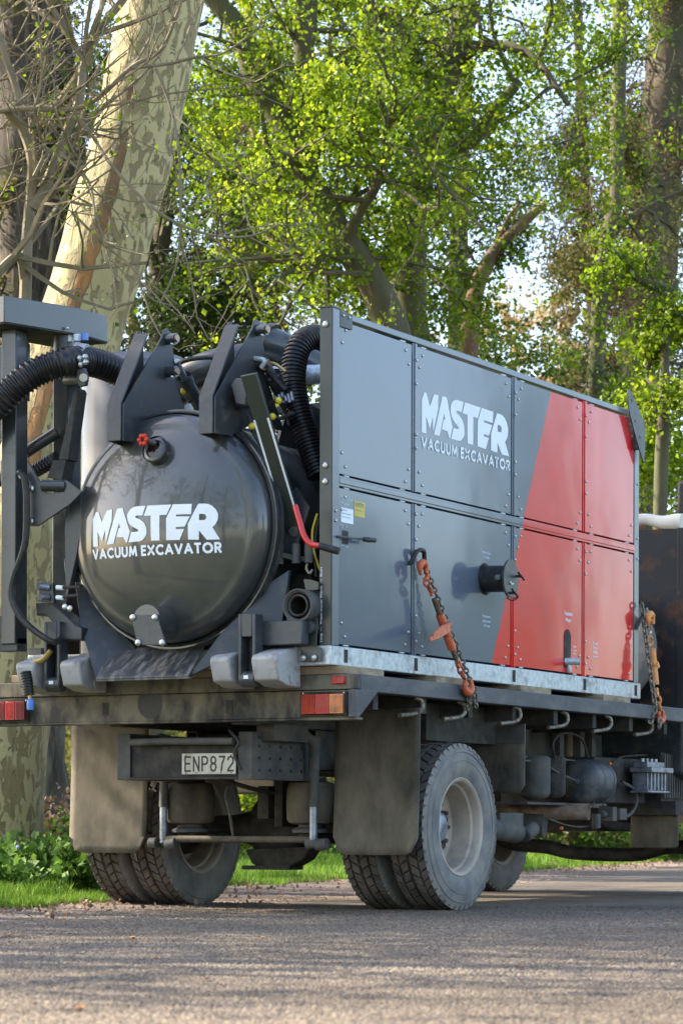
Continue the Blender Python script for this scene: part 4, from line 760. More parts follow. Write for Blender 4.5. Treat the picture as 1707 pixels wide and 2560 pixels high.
# headboard and cab
hb=M().box(-1.22,1.235,4.98,5.03,1.36,2.66).fin('headboard',RUST,T,.004)
for x in (-1.2,-.4,.4,1.16): M().box(x,x+.06,4.955,4.98,1.36,2.66).fin('headboard_post',RUST,hb,.004)
M().prism([(5.2,.9),(6.9,.55),(6.95,1.6),(6.3,2.55),(5.2,2.62)],'x',-1.12,1.12).fin('cab',DK2,T,.03)
m=M(); m.cyl((1.15,5.12,1.4),(1.15,5.12,2.9),.028); m.fin('mirror_post',BLK,T)
M().box(1.10,1.22,5.08,5.16,2.76,3.02).fin('mirror_head',BLK,T,.03)
# things on the truck
rl=M(); P=[(x,5.005,2.715+.018*math.sin(x*9)+.008*math.sin(x*23)) for x in np.linspace(-1.0,1.18,60)]
rl.tube(P,[.052+.010*math.sin(p[0]*11+1) for p in P],16)
o=rl.fin('rolled_canvas',CREAM); o['label']='lumpy cream canvas roll lying along the top of the black headboard'; o['category']='canvas roll'
sw=thing('spare_wheel','dusty round spare wheel upright between grey module and black headboard','wheel',(.66,4.72,1.36))
M().lathe([(-.1,.2),(-.12,.3),(-.1,.40),(-.05,.425),(.05,.425),(.1,.40),(.12,.3),(.1,.2)],(.66,4.72,1.79),(0,1,0),56).fin('tyre',DISC,sw)
M().lathe([(-.06,.215),(-.05,.2),(-.02,.19),(0,.12),(0,.001)],(.66,4.72,1.79),(0,1,0),40).fin('rim',RIM,sw)

# ------------------------------------------------------------------ vacuum excavator module
U=thing('vacuum_excavator_module','vacuum excavator module with round dark tank and grey and red side panels','machine',(.1,2,1.4))
XS=1.13
# base frame
def base(xs0,xs1,side):
    m=M().box(xs0,xs1,-.075,4.36,1.405,1.515); o=m.fin('base_rail',GAL,U,.006)
    if side:
        for y in (.10,.955,2.30,3.40,4.27): M().box(xs1-.001,xs1+.0015,y-.022,y+.022,1.425,1.5).fin('rail_slot',UND,o)
    return o
base(1.03,XS+.003,True); base(-.93,-.83,False)
M().box(-.83,1.03,-.07,0,1.405,1.512).fin('rear_crossrail',GAL,U,.006); M().box(-.83,1.03,4.28,4.35,1.405,1.512).fin('front_crossrail',GAL,U,.006)
M().box(-.83,1.03,.02,4.26,1.42,1.44).fin('floor_plate',UND,U)
# frame posts and rails
rp=M().box(1.055,XS+.001,-.07,-.064,1.516,3.405).box(XS-.006,XS+.001,-.064,.018,1.516,3.405).box(1.055,XS-.006,.012,.018,1.516,3.405).fin('rear_post',POSTP,U,.002)
M().box(XS+.0015,XS+.0035,-.062,.016,1.518,3.40).fin('post_face',FRAMEP,rp); M().box(1.045,XS+.006,-.078,.024,3.4055,3.412).fin('post_cap',POSTP,rp)  # lighter sheet over the dark post imitates sky light on its side
boltm=M().lathe([(0,.0095),(.005,.009),(.0075,.006),(.008,.001)],(0,0,0),(1,0,0),10).mesh('bolt',ZINC)
boltb=M().lathe([(0,.019),(.008,.018),(.013,.010),(.0135,.001)],(0,0,0),(0,-1,0),12).mesh('bolt',ZINC)
for z in (3.31,2.52,2.43): place('bolt',boltb,(1.092,-.0705,z),rp)
for z in (2.27,2.215): place('bolt',boltm,(XS+.004,-.025,z),rp)
M().box(1.07,XS-.002,.022,4.25,3.362,3.40).fin('top_rail',FRAMEP,U,.004)
M().box(XS-.001,XS+.006,.02,.16,3.31,3.40).fin('corner_plate',DK2,U,.002)
for y in (.05,.12): place('bolt',boltm,(XS+.0065,y,3.375),bpy.data.objects['corner_plate'])
M().box(1.07,XS-.002,.022,4.25,2.415,2.475).box(XS-.012,XS+.004,.022,4.25,2.43,2.462).fin('middle_rail',PANEL,U,.003)
CY=[(.022,.900),(.965,2.26),(2.33,3.36),(3.43,4.235)]
for y0,y1 in ((.912,.958),(2.272,2.325),(3.372,3.425)):
    p_=M().box(1.07,XS-.002,y0,y1,1.516,2.41).box(1.07,XS-.002,y0,y1,2.48,3.357).box(XS-.012,XS+.004,y0+.02,y1,1.516,2.41).box(XS-.012,XS+.004,y0+.02,y1,2.48,3.357).fin('panel_post',PANEL,U,.002)
    for z in (3.26,3.12,2.82,2.74,2.35,2.2,1.75,1.6): place('bolt',boltm,(XS+.0045,y0+.035,z),p_)
ep=M().box(1.055,XS,4.245,4.325,1.516,3.30).fin('front_post',FRAMEP,U,.003)
for z in (2.52,2.38,2.9): place('bolt',boltm,(XS+.0005,4.30,z),ep)
ga=M().prism([(4.03,3.50),(4.045,3.525),(4.075,3.53),(4.10,3.505),(4.33,3.34),(4.35,3.27),(4.335,3.07),(4.315,3.05),(4.20,3.18),(4.07,3.36),(4.045,3.42)],'x',XS+.03,XS+.038).fin('lifting_gusset',DK2,U,.002)
for y,z in ((4.10,3.455),(4.16,3.32),(4.24,3.22)): M().lathe([(0,.001),(0,.011)],(XS+.0385,y,z),(1,0,0),10).fin('gusset_hole',UND,ga)
M().box(XS+.001,XS+.03,4.2,4.3,3.14,3.2).fin('gusset_spacer',DK2,U)
M().box(1.045,1.052,.02,4.25,1.52,3.335).fin('panel_backing',UND,U)  # dark sheet added so no daylight shows through the panel gaps
# text helper: default font outlines turned into flat mesh
def textgeo(s,bold=.02):
    c=bpy.data.curves.new('lettering','FONT'); c.body=s; c.size=1; c.offset=bold; c.resolution_u=4
    o=bpy.data.objects.new('lettering',c); COL.objects.link(o); dg=bpy.context.evaluated_depsgraph_get(); me=bpy.data.meshes.new_from_object(o.evaluated_get(dg))
    V=[(v.co.x,v.co.y) for v in me.vertices]; F=[tuple(p.vertices) for p in me.polygons]
    bpy.data.objects.remove(o); bpy.data.curves.remove(c); bpy.data.meshes.remove(me)
    x0=min(v[0] for v in V);x1=max(v[0] for v in V);y0=min(v[1] for v in V);y1=max(v[1] for v in V)
    return [((v[0]-x0)/(x1-x0),(v[1]-y0)/(y1-y0)) for v in V],F
GS={'V':(.85,[[(0,1),(.5,0),(1,1)]]),'A':(.9,[[(0,0),(.5,1),(1,0)],[(.2,.3),(.8,.3)]]),'C':(.85,[[(1,.88),(.85,.97),(.6,1),(.3,.92),(.08,.7),(0,.5),(.08,.3),(.3,.08),(.6,0),(.85,.03),(1,.12)]]),
'U':(.7,[[(0,1),(0,.35),(.12,.1),(.35,0),(.65,0),(.88,.1),(1,.35),(1,1)]]),'M':(1.0,[[(0,0),(.14,1),(.5,.15),(.86,1),(1,0)]]),'E':(.5,[[(1,1),(0,1),(0,0),(1,0)],[(0,.52),(.9,.52)]]),'X':(.8,[[(0,0),(1,1)],[(0,1),(1,0)]]),
'T':(.65,[[(0,1),(1,1)],[(.5,1),(.5,0)]]),'O':(1.05,[[(.5,0),(.25,.06),(.06,.25),(0,.5),(.06,.75),(.25,.94),(.5,1),(.75,.94),(.94,.75),(1,.5),(.94,.25),(.75,.06),(.5,0)]]),'R':(.6,[[(0,0),(0,1),(.6,1),(.9,.92),(1,.75),(.9,.56),(.6,.48),(0,.48)],[(.5,.48),(1,0)]])}
def tagline(s,fn,w_,h_,m,parent,sw=.22):
    tot=sum(GS[c][0]+.42 if c!=' ' else .45 for c in s)-.42; x=0; sc=w_/tot
    for c in s:
        if c==' ': x+=.45; continue
        g=GS[c]; k=M()
        for st in g[1]: strokes(k,[((x+p[0]*g[0])*sc,(sw/2+p[1]*(1-sw))*h_) for p in st],sw*h_,lambda u,v,e: fn(u,v,e))
        k.fin('letter',m,parent); x+=g[0]+.42
def text(s,fn,w_,h_,m,parent,name='lettering',bold=.02):
    V,F=textgeo(s,bold); k=M(); k.add([fn(u*w_,v*h_) for u,v in V],F); return k.fin(name,m,parent)
LG={'M':[[(50,555),(50,240),(90,160),(125,160),(178,278),(243,145),(312,133),(310,270),(230,522),(225,365),(180,495),(118,385),(122,550)]],
'A':[[(245,533),(378,128),(448,122),(545,390),(508,512),(492,512),(463,450),(370,450),(403,348),(425,345),(408,292),(335,525)]],
'S':[[(728,100),(620,105),(585,115),(555,130),(525,165),(510,200),(512,245),(528,290),(570,330),(640,365),(650,380),(635,390),(560,395),(525,510),(650,500),(690,488),(715,465),(738,430),(745,400),(740,340),(715,290),(670,255),(612,233),(608,218),(622,210),(695,208)]],
'T':[[(750,98),(1018,85),(968,202),(892,205),(892,487),(795,492),(790,210),(710,213)]],
'E':[[(1035,83),(1235,75),(1230,190),(1072,197),(1072,218),(1217,215),(1165,330),(1072,337),(1072,360),(1158,357),(1108,480),(965,483),(965,240)]],
'R':[[(1300,72),(1370,70),(1405,75),(1440,92),(1475,130),(1495,170),(1500,200),(1495,250),(1475,295),(1445,330),(1518,463),(1388,470),(1312,370),(1308,473),(1198,473),(1198,300)],[(1312,185),(1355,185),(1375,192),(1385,215),(1380,238),(1365,253),(1312,255)]]}
def bigword(fn,m,parent):
    for ch,loops in LG.items():
        L2=[[Vector(((x-50)/1468,(555-.0614*(x-50)-y)/396,0)) for x,y in lp] for lp in loops]
        tr=tessellate_polygon(L2); pts=[p for lp in L2 for p in lp]
        # refine so it can follow a curved surface
        bm=bmesh.new(); vs=[bm.verts.new(p) for p in pts]
        for t in tr:
            try: bm.faces.new([vs[i] for i in t])
            except ValueError: pass
        bmesh.ops.subdivide_edges(bm,edges=bm.edges[:],cuts=2,use_grid_fill=True)
        bm.verts.index_update(); k=M(); k.add([fn(v.co.x,v.co.y) for v in bm.verts],[tuple(v.index for v in f.verts) for f in bm.faces]); bm.free()
        k.fin('logo_letter',m,parent)
# side panels
def panel(ci,row):
    y0,y1=CY[ci]; z0,z1=((1.528,2.405),(2.485,3.345))[row]; tilt=(.0,.0012,-.0015,.001)[ci]
    k=M().prism([(y0,z0),(y1,z0),(y1,z1),(y0,z1)],'x',XS-.010,XS-.004)
    o=k.fin('side_panel',PANEL,U,.0015)
    d=.075; e=.035; b=[(y0+e,z0+.12),(y0+e,z1-.12),(y1-e,z0+.12),(y1-e,z1-.12),(y0+d,z0+.045),(y0+d,z1-.045),(y1-d,z0+.045),(y1-d,z1-.045)]
    for y,z in b: place('bolt',boltm,(XS-.004,y,z),o)
    for z,s in ((z0-.008,1),(z1+.002,-1)):
        for yy in (y0+.07,y1-.13): M().box(XS-.02,XS-.007,yy,yy+.06,z,z+.007).fin('hinge_tab',GAL,o)
    return o
PN={(c,r):panel(c,r) for c in range(4) for r in range(2)}
p=PN[(1,1)]; fx=XS-.0025
bigword(lambda u,v:(fx,1.03+u*1.2,2.845+v*.245),WHT,p)
tagline('VACUUM EXCAVATOR',lambda u,v,e:(fx+.0015+e,1.03+u,2.752+v),1.2,.070,WHT,p,.215)
p=PN[(0,0)]
text('Tank Discharge',lambda u,v:(fx,.052+u,2.337+v),.13,.022,LBLT,p); text('Procedure',lambda u,v:(fx,.052+u,2.312+v),.09,.018,LBLT,p)
lb=M().box(fx-.001,fx,.05,.192,2.215,2.298).fin('white_label',WHT,p)
text('Lower door',lambda u,v:(fx+.0006,.06+u,2.283+v),.06,.008,GREYT,lb); text('Release clamps first',lambda u,v:(fx+.0006,.06+u,2.262+v),.11,.008,GREYT,lb); text('Raise the tank slowly',lambda u,v:(fx+.0006,.06+u,2.242+v),.1,.008,GREYT,lb)
lb=M().box(fx-.001,fx,.203,.329,2.265,2.352).fin('yellow_label',YELS,p)
text('CAUTION',lambda u,v:(fx+.0006,.213+u,2.327+v),.10,.017,GREYT,lb); M().box(fx+.0002,fx+.0006,.206,.326,2.32,2.322).fin('label_rule',GREYT,lb)
text('Keep clear when door is open',lambda u,v:(fx+.0006,.21+u,2.295+v),.11,.009,WOOD,lb)
for s_,y,z,w_ in (('Vacuum',.04,2.215-.0,.06),):
    pass
text('Vacuum',lambda u,v:(fx,.03+u,2.196+v-.0),.05,.010,LBLT,p); text('On',lambda u,v:(fx,.105+u,2.19+v),.02,.010,LBLT,p); text('Off',lambda u,v:(fx,.055+u,2.181+v),.02,.009,LBLT,p)
text('Open',lambda u,v:(fx,.055+u,2.080+v),.03,.009,LBLT,p); text('Close',lambda u,v:(fx,.105+u,2.077+v),.035,.009,LBLT,p); text('Tank lever',lambda u,v:(fx,.175+u,2.122+v),.065,.011,LBLT,p)
sl=M().box(fx-.001,fx+.0008,.066,.132,2.095,2.17).fin('lever_slot',UND,p)
lv=M().tube([(XS+.012,-.02,2.127),(XS+.03,.10,2.128),(XS+.045,.225,2.133)],.006,8).fin('control_lever',RAIL,U)
M().lathe([(0,.008),(.01,.013),(.06,.016),(.09,.013),(.10,.013),(.125,.012),(.13,.001)],(XS+.045,.22,2.132),(.08,1,.03),14).fin('lever_grip',BLK,lv)
p=PN[(1,0)]
text('Suction Hose',lambda u,v:(fx,1.84+u,2.200+v),.13,.02,LBLT,p); text('Outlet',lambda u,v:(fx,1.86+u,2.172+v),.09,.018,LBLT,p)
text('Release',lambda u,v:(fx,1.86+u,1.806+v),.11,.016,LBLT,p); text('before use',lambda u,v:(fx,1.86+u,1.776+v),.11,.016,LBLT,p); text('of hose',lambda u,v:(fx,1.87+u,1.748+v),.09,.016,LBLT,p)
p=PN[(2,0)]
text('Vacuum',lambda u,v:(fx,3.08+u,1.905+v),.13,.028,WHT,p); text('Motor',lambda u,v:(fx,3.10+u,1.862+v),.09,.026,WHT,p)
hole=[(3.075,1.56)]+[(3.075,1.76)]+[(3.13-.055*math.cos(a),1.76+.055*math.sin(a)) for a in np.linspace(.3,PI-.3,7)]+[(3.185,1.76),(3.185,1.56)]
sl=M().prism(hole,'x',fx-.001,fx+.0008).fin('motor_slot',UND,p)
M().lathe([(-.03,.024),(.09,.024),(.09,.019),(.0,.019)],(XS,3.11,1.60),(.9,.35,0),18).fin('drain_pipe',GAL,U); M().cyl((XS+.01,3.13,1.53),(XS+.01,3.13,1.58),.018).fin('drain_elbow',GAL,U)
for i,s_ in enumerate(('Check','oil','every','ten h')): text(s_,lambda u,v,i=i:(fx,3.225+u,1.70-i*.025+v),.05,.012,WHT,p)
p=PN[(3,0)]
for i,s_ in enumerate(('Fuel','filter','access','panel')): text(s_,lambda u,v,i=i:(fx,3.55+u,1.74-i*.03+v),.075,.017,WHT,p)
text('Long  —  Water Blaster Wands  —  Short',lambda u,v:(1.078-v,-.0712,1.535+u),.42,.016,WHT,rp)
# pipe stub with round blanking disc
ps=M(); a0=Vector((1.126,1.893,2.044)); ax=Vector((1,.04,-.02)).normalized()
ps.lathe([(-.02,.088),(.02,.088),(.02,.082),(.17,.082)],a0,ax,36); so_=ps.fin('hose_stub',BLK,U)
M().lathe([(.165,.001),(.165,.118),(.178,.118),(.178,.001)],a0,ax,40).fin('blanking_disc',DK2,so_)
c_=a0+ax*.178; 
for dy,dz in ((.07,.02),(-.02,-.09)): M().cyl(c_+Vector((0,dy,dz)),c_+Vector((.035,dy+.01,dz)),.009,n=8).cyl(c_+Vector((.03,dy-.035,dz+.02)),c_+Vector((.035,dy+.04,dz-.02)),.007,n=8).fin('wing_nut',BLK,so_)
M().tube(smooth([c_+Vector((.004,-.03,-.02)),c_+Vector((.008,-.01,-.035)),c_+Vector((.004,.02,-.03))]),.004,6).fin('pull_ring',WHT,so_)
M().cyl(c_+Vector((-.05,-.11,-.0)),c_+Vector((-.02,-.115,-.0)),.016,n=8).fin('clamp_bolt',ZINC,so_)
M().tube(smooth([c_+Vector((-.03,-.01,-.118)),c_+Vector((.0,.02,-.135)),c_+Vector((.02,.06,-.11)),c_+Vector((.0,.03,-.12))]),.004,6).fin('retaining_clip',UND,so_)
M().lathe([(0,.001),(0,.10)],(XS-.0028,a0.y,a0.z),(1,0,0),32).fin('stub_opening',UND,so_)
# chain anchor bracket on the panel post
def bracket(y,z):
    k=M().tube([(XS+.004,y-.075,z-.09),(XS+.035,y-.045,z-.01),(XS+.045,y-.02,z),(XS+.045,y+.025,z),(XS+.035,y+.05,z-.015),(XS+.02,y+.085,z-.10)],.014,8); return k.fin('chain_bracket',BLK,U)
bracket(.945,2.135); bracket(4.335,1.98)
# ---- tank
TC=Vector((.16,-.2,2.2)); TR=.675
t_=M().lathe([(0,.001),(0,.60),(.03,.64),(2.3,.64),(2.45,.55),(2.5,.001)],TC+Vector((0,.06,0)),(0,1,0),96).fin('tank_shell',DK,U)
for y in (.5,1.15): M().lathe([(0,.641),(0,.665),(.05,.665),(.05,.641)],(TC.x,y,TC.z),(0,1,0),96).fin('stiffening_ring',DK,t_)
M().lathe([(.0,.62),(.0,.69),(.03,.69),(.03,.642)],TC+Vector((0,.065,0)),(0,1,0),96).fin('tank_flange',DK2,t_)
RS=1.62; YA=-.40
def domey(r): return YA+(RS-math.sqrt(RS*RS-r*r))
prof=[(domey(r),max(r,.001)) for r in np.linspace(0,.57,24)]; yk=domey(.57)
for i in range(1,13):
    a=PI/2*i/12*.98; prof.append((yk+.11*(1-math.cos(a)),.57+.085*math.sin(a)))
prof+= [(-.2,.657),(-.175,.657)]
door=M().lathe(prof,(TC.x,0,TC.z),(0,1,0),128).fin('tank_door',TANKP,U)
M().lathe([(0,.655),(0,.685),(.035,.685),(.035,.655)],TC+Vector((0,.022,0)),(0,1,0),96).fin('door_flange',DK,door)
M().lathe([(0,.655),(-.012,.665),(0,.675)],TC+Vector((0,.022,0)),(0,1,0),96).fin('door_seal',BLK,door)
def dome(x,z,off=.004): r=math.hypot(x-TC.x,z-TC.z); return (x,domey(min(r,.57))-off,z)
bigword(lambda u,v:dome(-.285+u*.86,2.105+v*.2,.0035),WHT,door)
tagline('VACUUM EXCAVATOR',lambda u,v,e:dome(-.285+u,2.03+v,.0035+e),.86,.062,WHT,door)
# sight glass with red tap
sg=Vector(dome(.165,2.62)); nrm=Vector((.02,-1,.28)).normalized()
g=M().lathe([(-.03,.085),(.02,.078),(.045,.07),(.05,.055),(.04,.05)],sg,nrm,28).fin('sight_glass',DK,door)
M().lathe([(.035,.001),(.035,.055)],sg,nrm,24).fin('glass_disc',GLASS,g)
M().lathe([(.03,.078),(.045,.082),(.05,.075)],sg,nrm,28).fin('glass_clamp',BLK,g)
tp=sg+Vector((-.055,-.06,.065)); k=M()
k.lathe([(0,.02),(.02,.02)],tp,(-.3,-1,.1),12)
for a in range(6): 
    d_=Vector((math.cos(a*PI/3),0,math.sin(a*PI/3))); k.ball(tp+d_*.024+Vector((0,-.015,0)),.014,6)
k.fin('red_tap_handle',REDPL,g); M().cyl(tp,tp+Vector((.06,.03,-.02)),.016,n=10).fin('tap_body',DK,g)
# drain outlet with square plate
oc=Vector((.285,domey(.5)-.01,1.70)); oc=Vector((0.18,-0.37,1.654))
M().lathe([(-.15,.001),(-.15,.095),(.12,.092),(.12,.001)],oc,(0,-1,0),36).fin('drain_outlet',DK,door)
pp=[(0.082,-0.5,1.691),(0.253,-0.5,1.685),(0.317,-0.5,1.515),(0.126,-0.5,1.519)]
pt=M().slab(pp,(0,.012,0)).fin('outlet_plate',DK2,door,.002)
for q_ in ((0.098,-0.5,1.675),(0.245,-0.5,1.67),(0.294,-0.5,1.527),(0.134,-0.5,1.532)): place('bolt',boltb,q_,pt)
# hinge horns over the tank door
def horn(x0,x1,dy=0,lit=False):
    side=[(-.42,2.69),(-.42,2.895),(-.15,3.33),(-.13,3.365),(-.10,3.37),(-.075,3.34),(-.06,3.0),(-.04,2.75),(-.1,2.70),(-.28,2.68)]
    side=[(y+dy,z) for y,z in side]; h=M().prism(side,'x',x0,x0+.012).prism([(y+dy,z) for y,z in [(-.42,2.69),(-.42,2.895),(-.15,3.33),(-.155,3.345),(-.432,2.9),(-.432,2.69)]],'x',x0,x1)
    h=h.fin('hinge_arm',DK2,U,.003)
    rt=M().prism([(y+dy,z) for y,z in [(-.42,2.69),(-.42,2.895),(-.10,3.25),(-.02,3.34),(.0,3.385),(.03,3.40),(.07,3.38),(.09,3.30),(.12,3.20),(.12,3.1),(.30,2.86),(.34,2.80),(.0,2.80),(-.25,2.70)]],'x',x1,x1+.012).fin('hinge_plate',DK2,h,.002)
    M().box(x0+.012,x1,-.1+dy,-.07+dy,2.9,3.05).fin('hinge_web',DK2,h)
    for z,y in ((3.335,.03),(3.145,.035)):
        M().cyl((x1+.012,y+dy,z),(x1+.075,y+dy,z),.032).fin('pin_boss',DK,h); M().lathe([(.075,.022),(.085,.020),(.085,.001)],(x1+.002,y+dy,z),(1,0,0),20).fin('pin_end',PINE,h)
        M().lathe([(0,.02),(-.015,.018),(-.015,.001)],(x1+.05,y+dy,z-.035),(0,0,-1),8).fin('grease_nipple',ZINC,h)
    M().box(x0+.02,x1-.015,-.158+dy,-.152+dy,3.30,3.325).fin('white_tag',WHT,h); 
    return h
horn(-.13,-.035,0); horn(.485,.575,0)
bpy.context.view_layer.update()
# rams
def ram(a,b,r,parent=U):
    a,b=Vector(a),Vector(b); mid=a.lerp(b,.3); k=M().cyl(mid,b,r).lathe([(-.03,r*1.18),(.015,r*1.18)],mid,(b-a),20).fin('hydraulic_ram',DK2,parent)
    M().cyl(a,mid,r*.5).fin('ram_rod',BATT,k); M().lathe([(-.04,.038),(.04,.038)],b,(1,0,0),20).fin('ram_eye',DK2,k); M().lathe([(.041,.02),(.046,.001)],b,(1,0,0),16).fin('pin_end',PINE,k)
ram((.62,.06,3.17),(.62,.42,2.86),.045); ram((-.02,.12,3.22),(-.02,.5,2.90),.04)
M().prism([(.3,2.72),(.62,2.72),(.56,2.95),(.42,2.97)],'x',.55,.57).prism([(.3,2.72),(.62,2.72),(.56,2.95),(.42,2.97)],'x',.68,.70).fin('ram_lug',DK2,U,.002)
M().prism([(.3,2.75),(.62,2.75),(.56,2.97),(.42,3.0)],'x',-.08,-.06).prism([(.3,2.75),(.62,2.75),(.56,2.97),(.42,3.0)],'x',.02,.04).fin('ram_lug',DK2,U,.002)
# long locking arm with red handle
aa,bb=Vector((0.8,-0.416,3.003)),Vector((0.86,0.017,2.151)); dv=(bb-aa).normalized(); sd_=Vector((0,1,0)); sd_=(sd_-dv*sd_.dot(dv)).normalized(); nn=dv.cross(sd_)
arm=M().obox((aa+bb)/2,sd_*.012,nn*.05,(bb-aa)/2).fin('locking_arm',POSTP,U,.003)
M().obox((aa*.45+bb*.55)+nn*.0-sd_*.0133+nn*.044,sd_*.0012,nn*.006,(bb-aa)*.28).obox((aa*.45+bb*.55)-nn*.044-sd_*.0133,sd_*.0012,nn*.006,(bb-aa)*.28).fin('arm_tape',WHT,arm)
M().cyl(bb-dv*.03-sd_*.014,bb-dv*.03-sd_*.03,.028,n=14).fin('arm_bolt',ZINC,arm)
M().slab([(0.612,-0.3,2.977),(0.642,-0.3,3.013),(0.742,-0.3,2.997),(0.722,-0.3,2.954),(0.706,-0.3,2.851),(0.643,-0.3,2.867)],(0,.12,0)).fin('arm_counterweight',DK2,arm,.006)
M().slab([(0.516,-0.2,2.983),(0.555,-0.2,3.029),(0.69,-0.2,3.011),(0.682,-0.2,2.881),(0.656,-0.2,2.857),(0.534,-0.2,2.881)],(0,.06,0)).fin('arm_yoke',DK2,arm,.004)
h0=[(1.002,-0.25,2.283),(1.036,-0.25,2.179),(1.059,-0.25,2.113),(1.101,-0.25,2.066),(1.159,-0.25,2.052)]
hd=M().tube(smooth(h0,6),.0165,12).fin('red_handle',REDP,U); M().tube([(1.156,-0.25,2.052),(1.265,-0.22,2.019)],.021,14).fin('handle_grip',BLK,hd)
# latch linkage on the flange
lk=M(); lk.slab([(0.716,-0.12,2.07),(0.901,-0.05,2.028),(0.966,0,2.015),(0.966,0,2.001),(0.902,-0.05,1.993),(0.719,-0.12,2.05)],(.0,.05,0)); lk=lk.fin('door_clamp',DK2,U,.003)
for x_,y_ in ((375,665),(480,690),(600,705),(690,730)): M().cyl(Vector(WPOS[lk.name])+Vector((-.14+.0009*(x_-375)*1.0,-.03,-.05)),Vector(WPOS[lk.name])+Vector((-.14+.0009*(x_-375),-.03,.06)),.024).fin('clamp_pin',CHAS,lk)
M().prism([(.62,2.05),(.86,2.42),(.95,2.3),(.86,2.05)],'y',.0,.02).fin('clamp_plate',DK2,U)
M().tube(smooth([(0.996,-0.1,1.973),(0.99,-0.1,1.945),(1.01,-0.1,1.919),(1.029,-0.1,1.938)]),.007,6).fin('clamp_chain',CHN,U)
pipe([(0.99,0.02,2.266),(0.96,0.02,2.169),(0.964,0.02,2.083),(0.995,0,2.011),(1.025,0,1.935)],.007,YEL,'yellow_cable',U)
pipe([(0.991,0.03,2.238),(0.975,0.03,2.112),(0.972,0.03,2.02),(0.979,0.03,1.911)],.009,BLK,'black_cable',U)
# cradle and chute under the tank
M().slab([(-0.561,-0.12,1.933),(-0.524,-0.12,1.92),(-0.104,-0.12,1.498),(-0.103,-0.12,1.348),(-0.287,-0.3,1.338),(-0.469,-0.2,1.678)],(0,.03,0)).fin('cradle_side',DK2,U,.004)
M().slab([(0.877,-0.1,1.943),(0.727,-0.12,1.858),(0.473,-0.2,1.574),(0.35,-0.32,1.343),(0.47,-0.3,1.397),(0.619,-0.2,1.417),(0.821,-0.1,1.552)],(0,.03,0)).fin('cradle_side',DK2,U,.004)
M().slab([(-0.247,-0.36,1.339),(0.38,-0.36,1.342),(0.324,-0.1,1.524),(-0.325,-0.1,1.524)],(0,.0,.012)).slab([(-0.247,-0.36,1.339),(0.38,-0.36,1.342),(0.386,-0.36,1.331),(-0.247,-0.36,1.328)],(0,.03,0)).fin('spill_chute',CHUTE,U,.003)
M().box(-.5,.85,.2,.3,1.45,1.95).box(-.5,.85,.9,1.0,1.45,1.95).box(-.45,.95,-.02,.0,1.515,1.66).fin('tank_cradle',UND,U)
# rear lugs (silver) and uprights
def lug(x0,x1):
    s=[(-.30,1.315),(-.335,1.42),(-.335,1.44),(-.32,1.455),(-.10,1.515),(-.05,1.50),(-.05,1.28),(-.20,1.285),(-.24,1.30)]
    k=M().prism(s,'x',x0,x1).fin('rear_lug',SILV,U,.012); M().cyl((x1,-.16,1.33),(x1+.008,-.16,1.33),.028).fin('lug_pin',SILV,k); return k
lug(.50,.63); lug(.77,.93); lug(-.83,-.70); lug(-.52,-.38)
def fork(x,zt,flip=False):
    k=M().box(x-.075,x-.055,-.29,-.2,1.32,1.69).box(x+.015,x+.035,-.29,-.2,1.32,1.69).box(x-.055,x+.015,-.29,-.275,1.56,1.69).box(x-.055,x+.015,-.21,-.2,1.36,1.69)
    k.cyl((x-.07,-.25,1.325),(x+.03,-.25,1.325),.045); o=k.fin('fork_upright',DK2,U,.005); M().box(x-.035,x-.005,-.297,-.293,1.325,1.345).fin('white_tag',WHT,o); return o
fork(.735,1.69); fork(-.585,1.69)
M().box(.755,1.02,-.2,-.12,1.515,1.65).fin('rear_arm',DK2,U,.006)
M().slab([(-0.752,-0.25,1.809),(-0.635,-0.25,1.805),(-0.464,-0.25,1.665),(-0.422,-0.25,1.651),(-0.422,-0.25,1.581),(-0.611,-0.25,1.587),(-0.611,-0.25,1.676),(-0.674,-0.25,1.733),(-0.744,-0.25,1.732)],(0,.14,0)).fin('boom_bracket',DK2,U,.006)
# hand pipe holder
hp=M().lathe([(0,.074),(-.015,.088),(-.015,.094),(.35,.094)],(.975,-.16,1.735),(0,1,0),40).lathe([(.0,.074),(.4,.074)],(.975,-.16,1.735),(0,1,0),40).fin('hand_pipe',CHAS,U)
M().lathe([(.02,.05),(.02,.062),(.4,.062),(.4,.05)],(.975,-.18,1.735),(0,1,0),36).fin('pipe_liner',UND,hp); M().lathe([(-.003,.053),(-.012,.058),(-.003,.063)],(.975,-.165,1.735),(0,1,0),36).fin('pipe_lip',CHAS,hp)
ho=M().slab([(0.861,-0.1,1.677),(0.882,-0.1,1.698),(0.961,-0.1,1.62),(0.985,-0.1,1.619),(1.034,-0.1,1.689),(1.063,-0.1,1.663),(1.055,-0.1,1.506),(1.088,-0.1,1.498),(1.088,-0.1,1.424),(0.953,-0.1,1.424),(0.953,-0.1,1.509),(0.862,-0.1,1.512)],(0,.008,0)).fin('pipe_holder',POSTP,U,.002)
for x,z in ((.975,1.445),(1.045,1.445)): place('bolt',boltb,(x,-.1035,z),ho)
text('Hand Pipe',lambda u,v:(.862+u,-.1035,1.628+v),.085,.014,WHT,ho); text('Holder',lambda u,v:(.868+u,-.1035,1.606+v),.06,.014,WHT,ho); text('Unlock',lambda u,v:(.945+u,-.1035,1.63+v),.06,.012,WHT,ho)
M().cyl((1.02,-.14,1.615),(1.02,-.06,1.615),.038).fin('holder_knob',DK2,ho)
hc=M().slab([(0.97,-0.1,1.889),(1.016,-0.1,1.884),(1.066,-0.1,1.868),(1.066,-0.1,1.825),(1.023,-0.1,1.821),(0.984,-0.1,1.823)],(0,.02,0)).fin('holder_clasp',POSTP,U,.002)
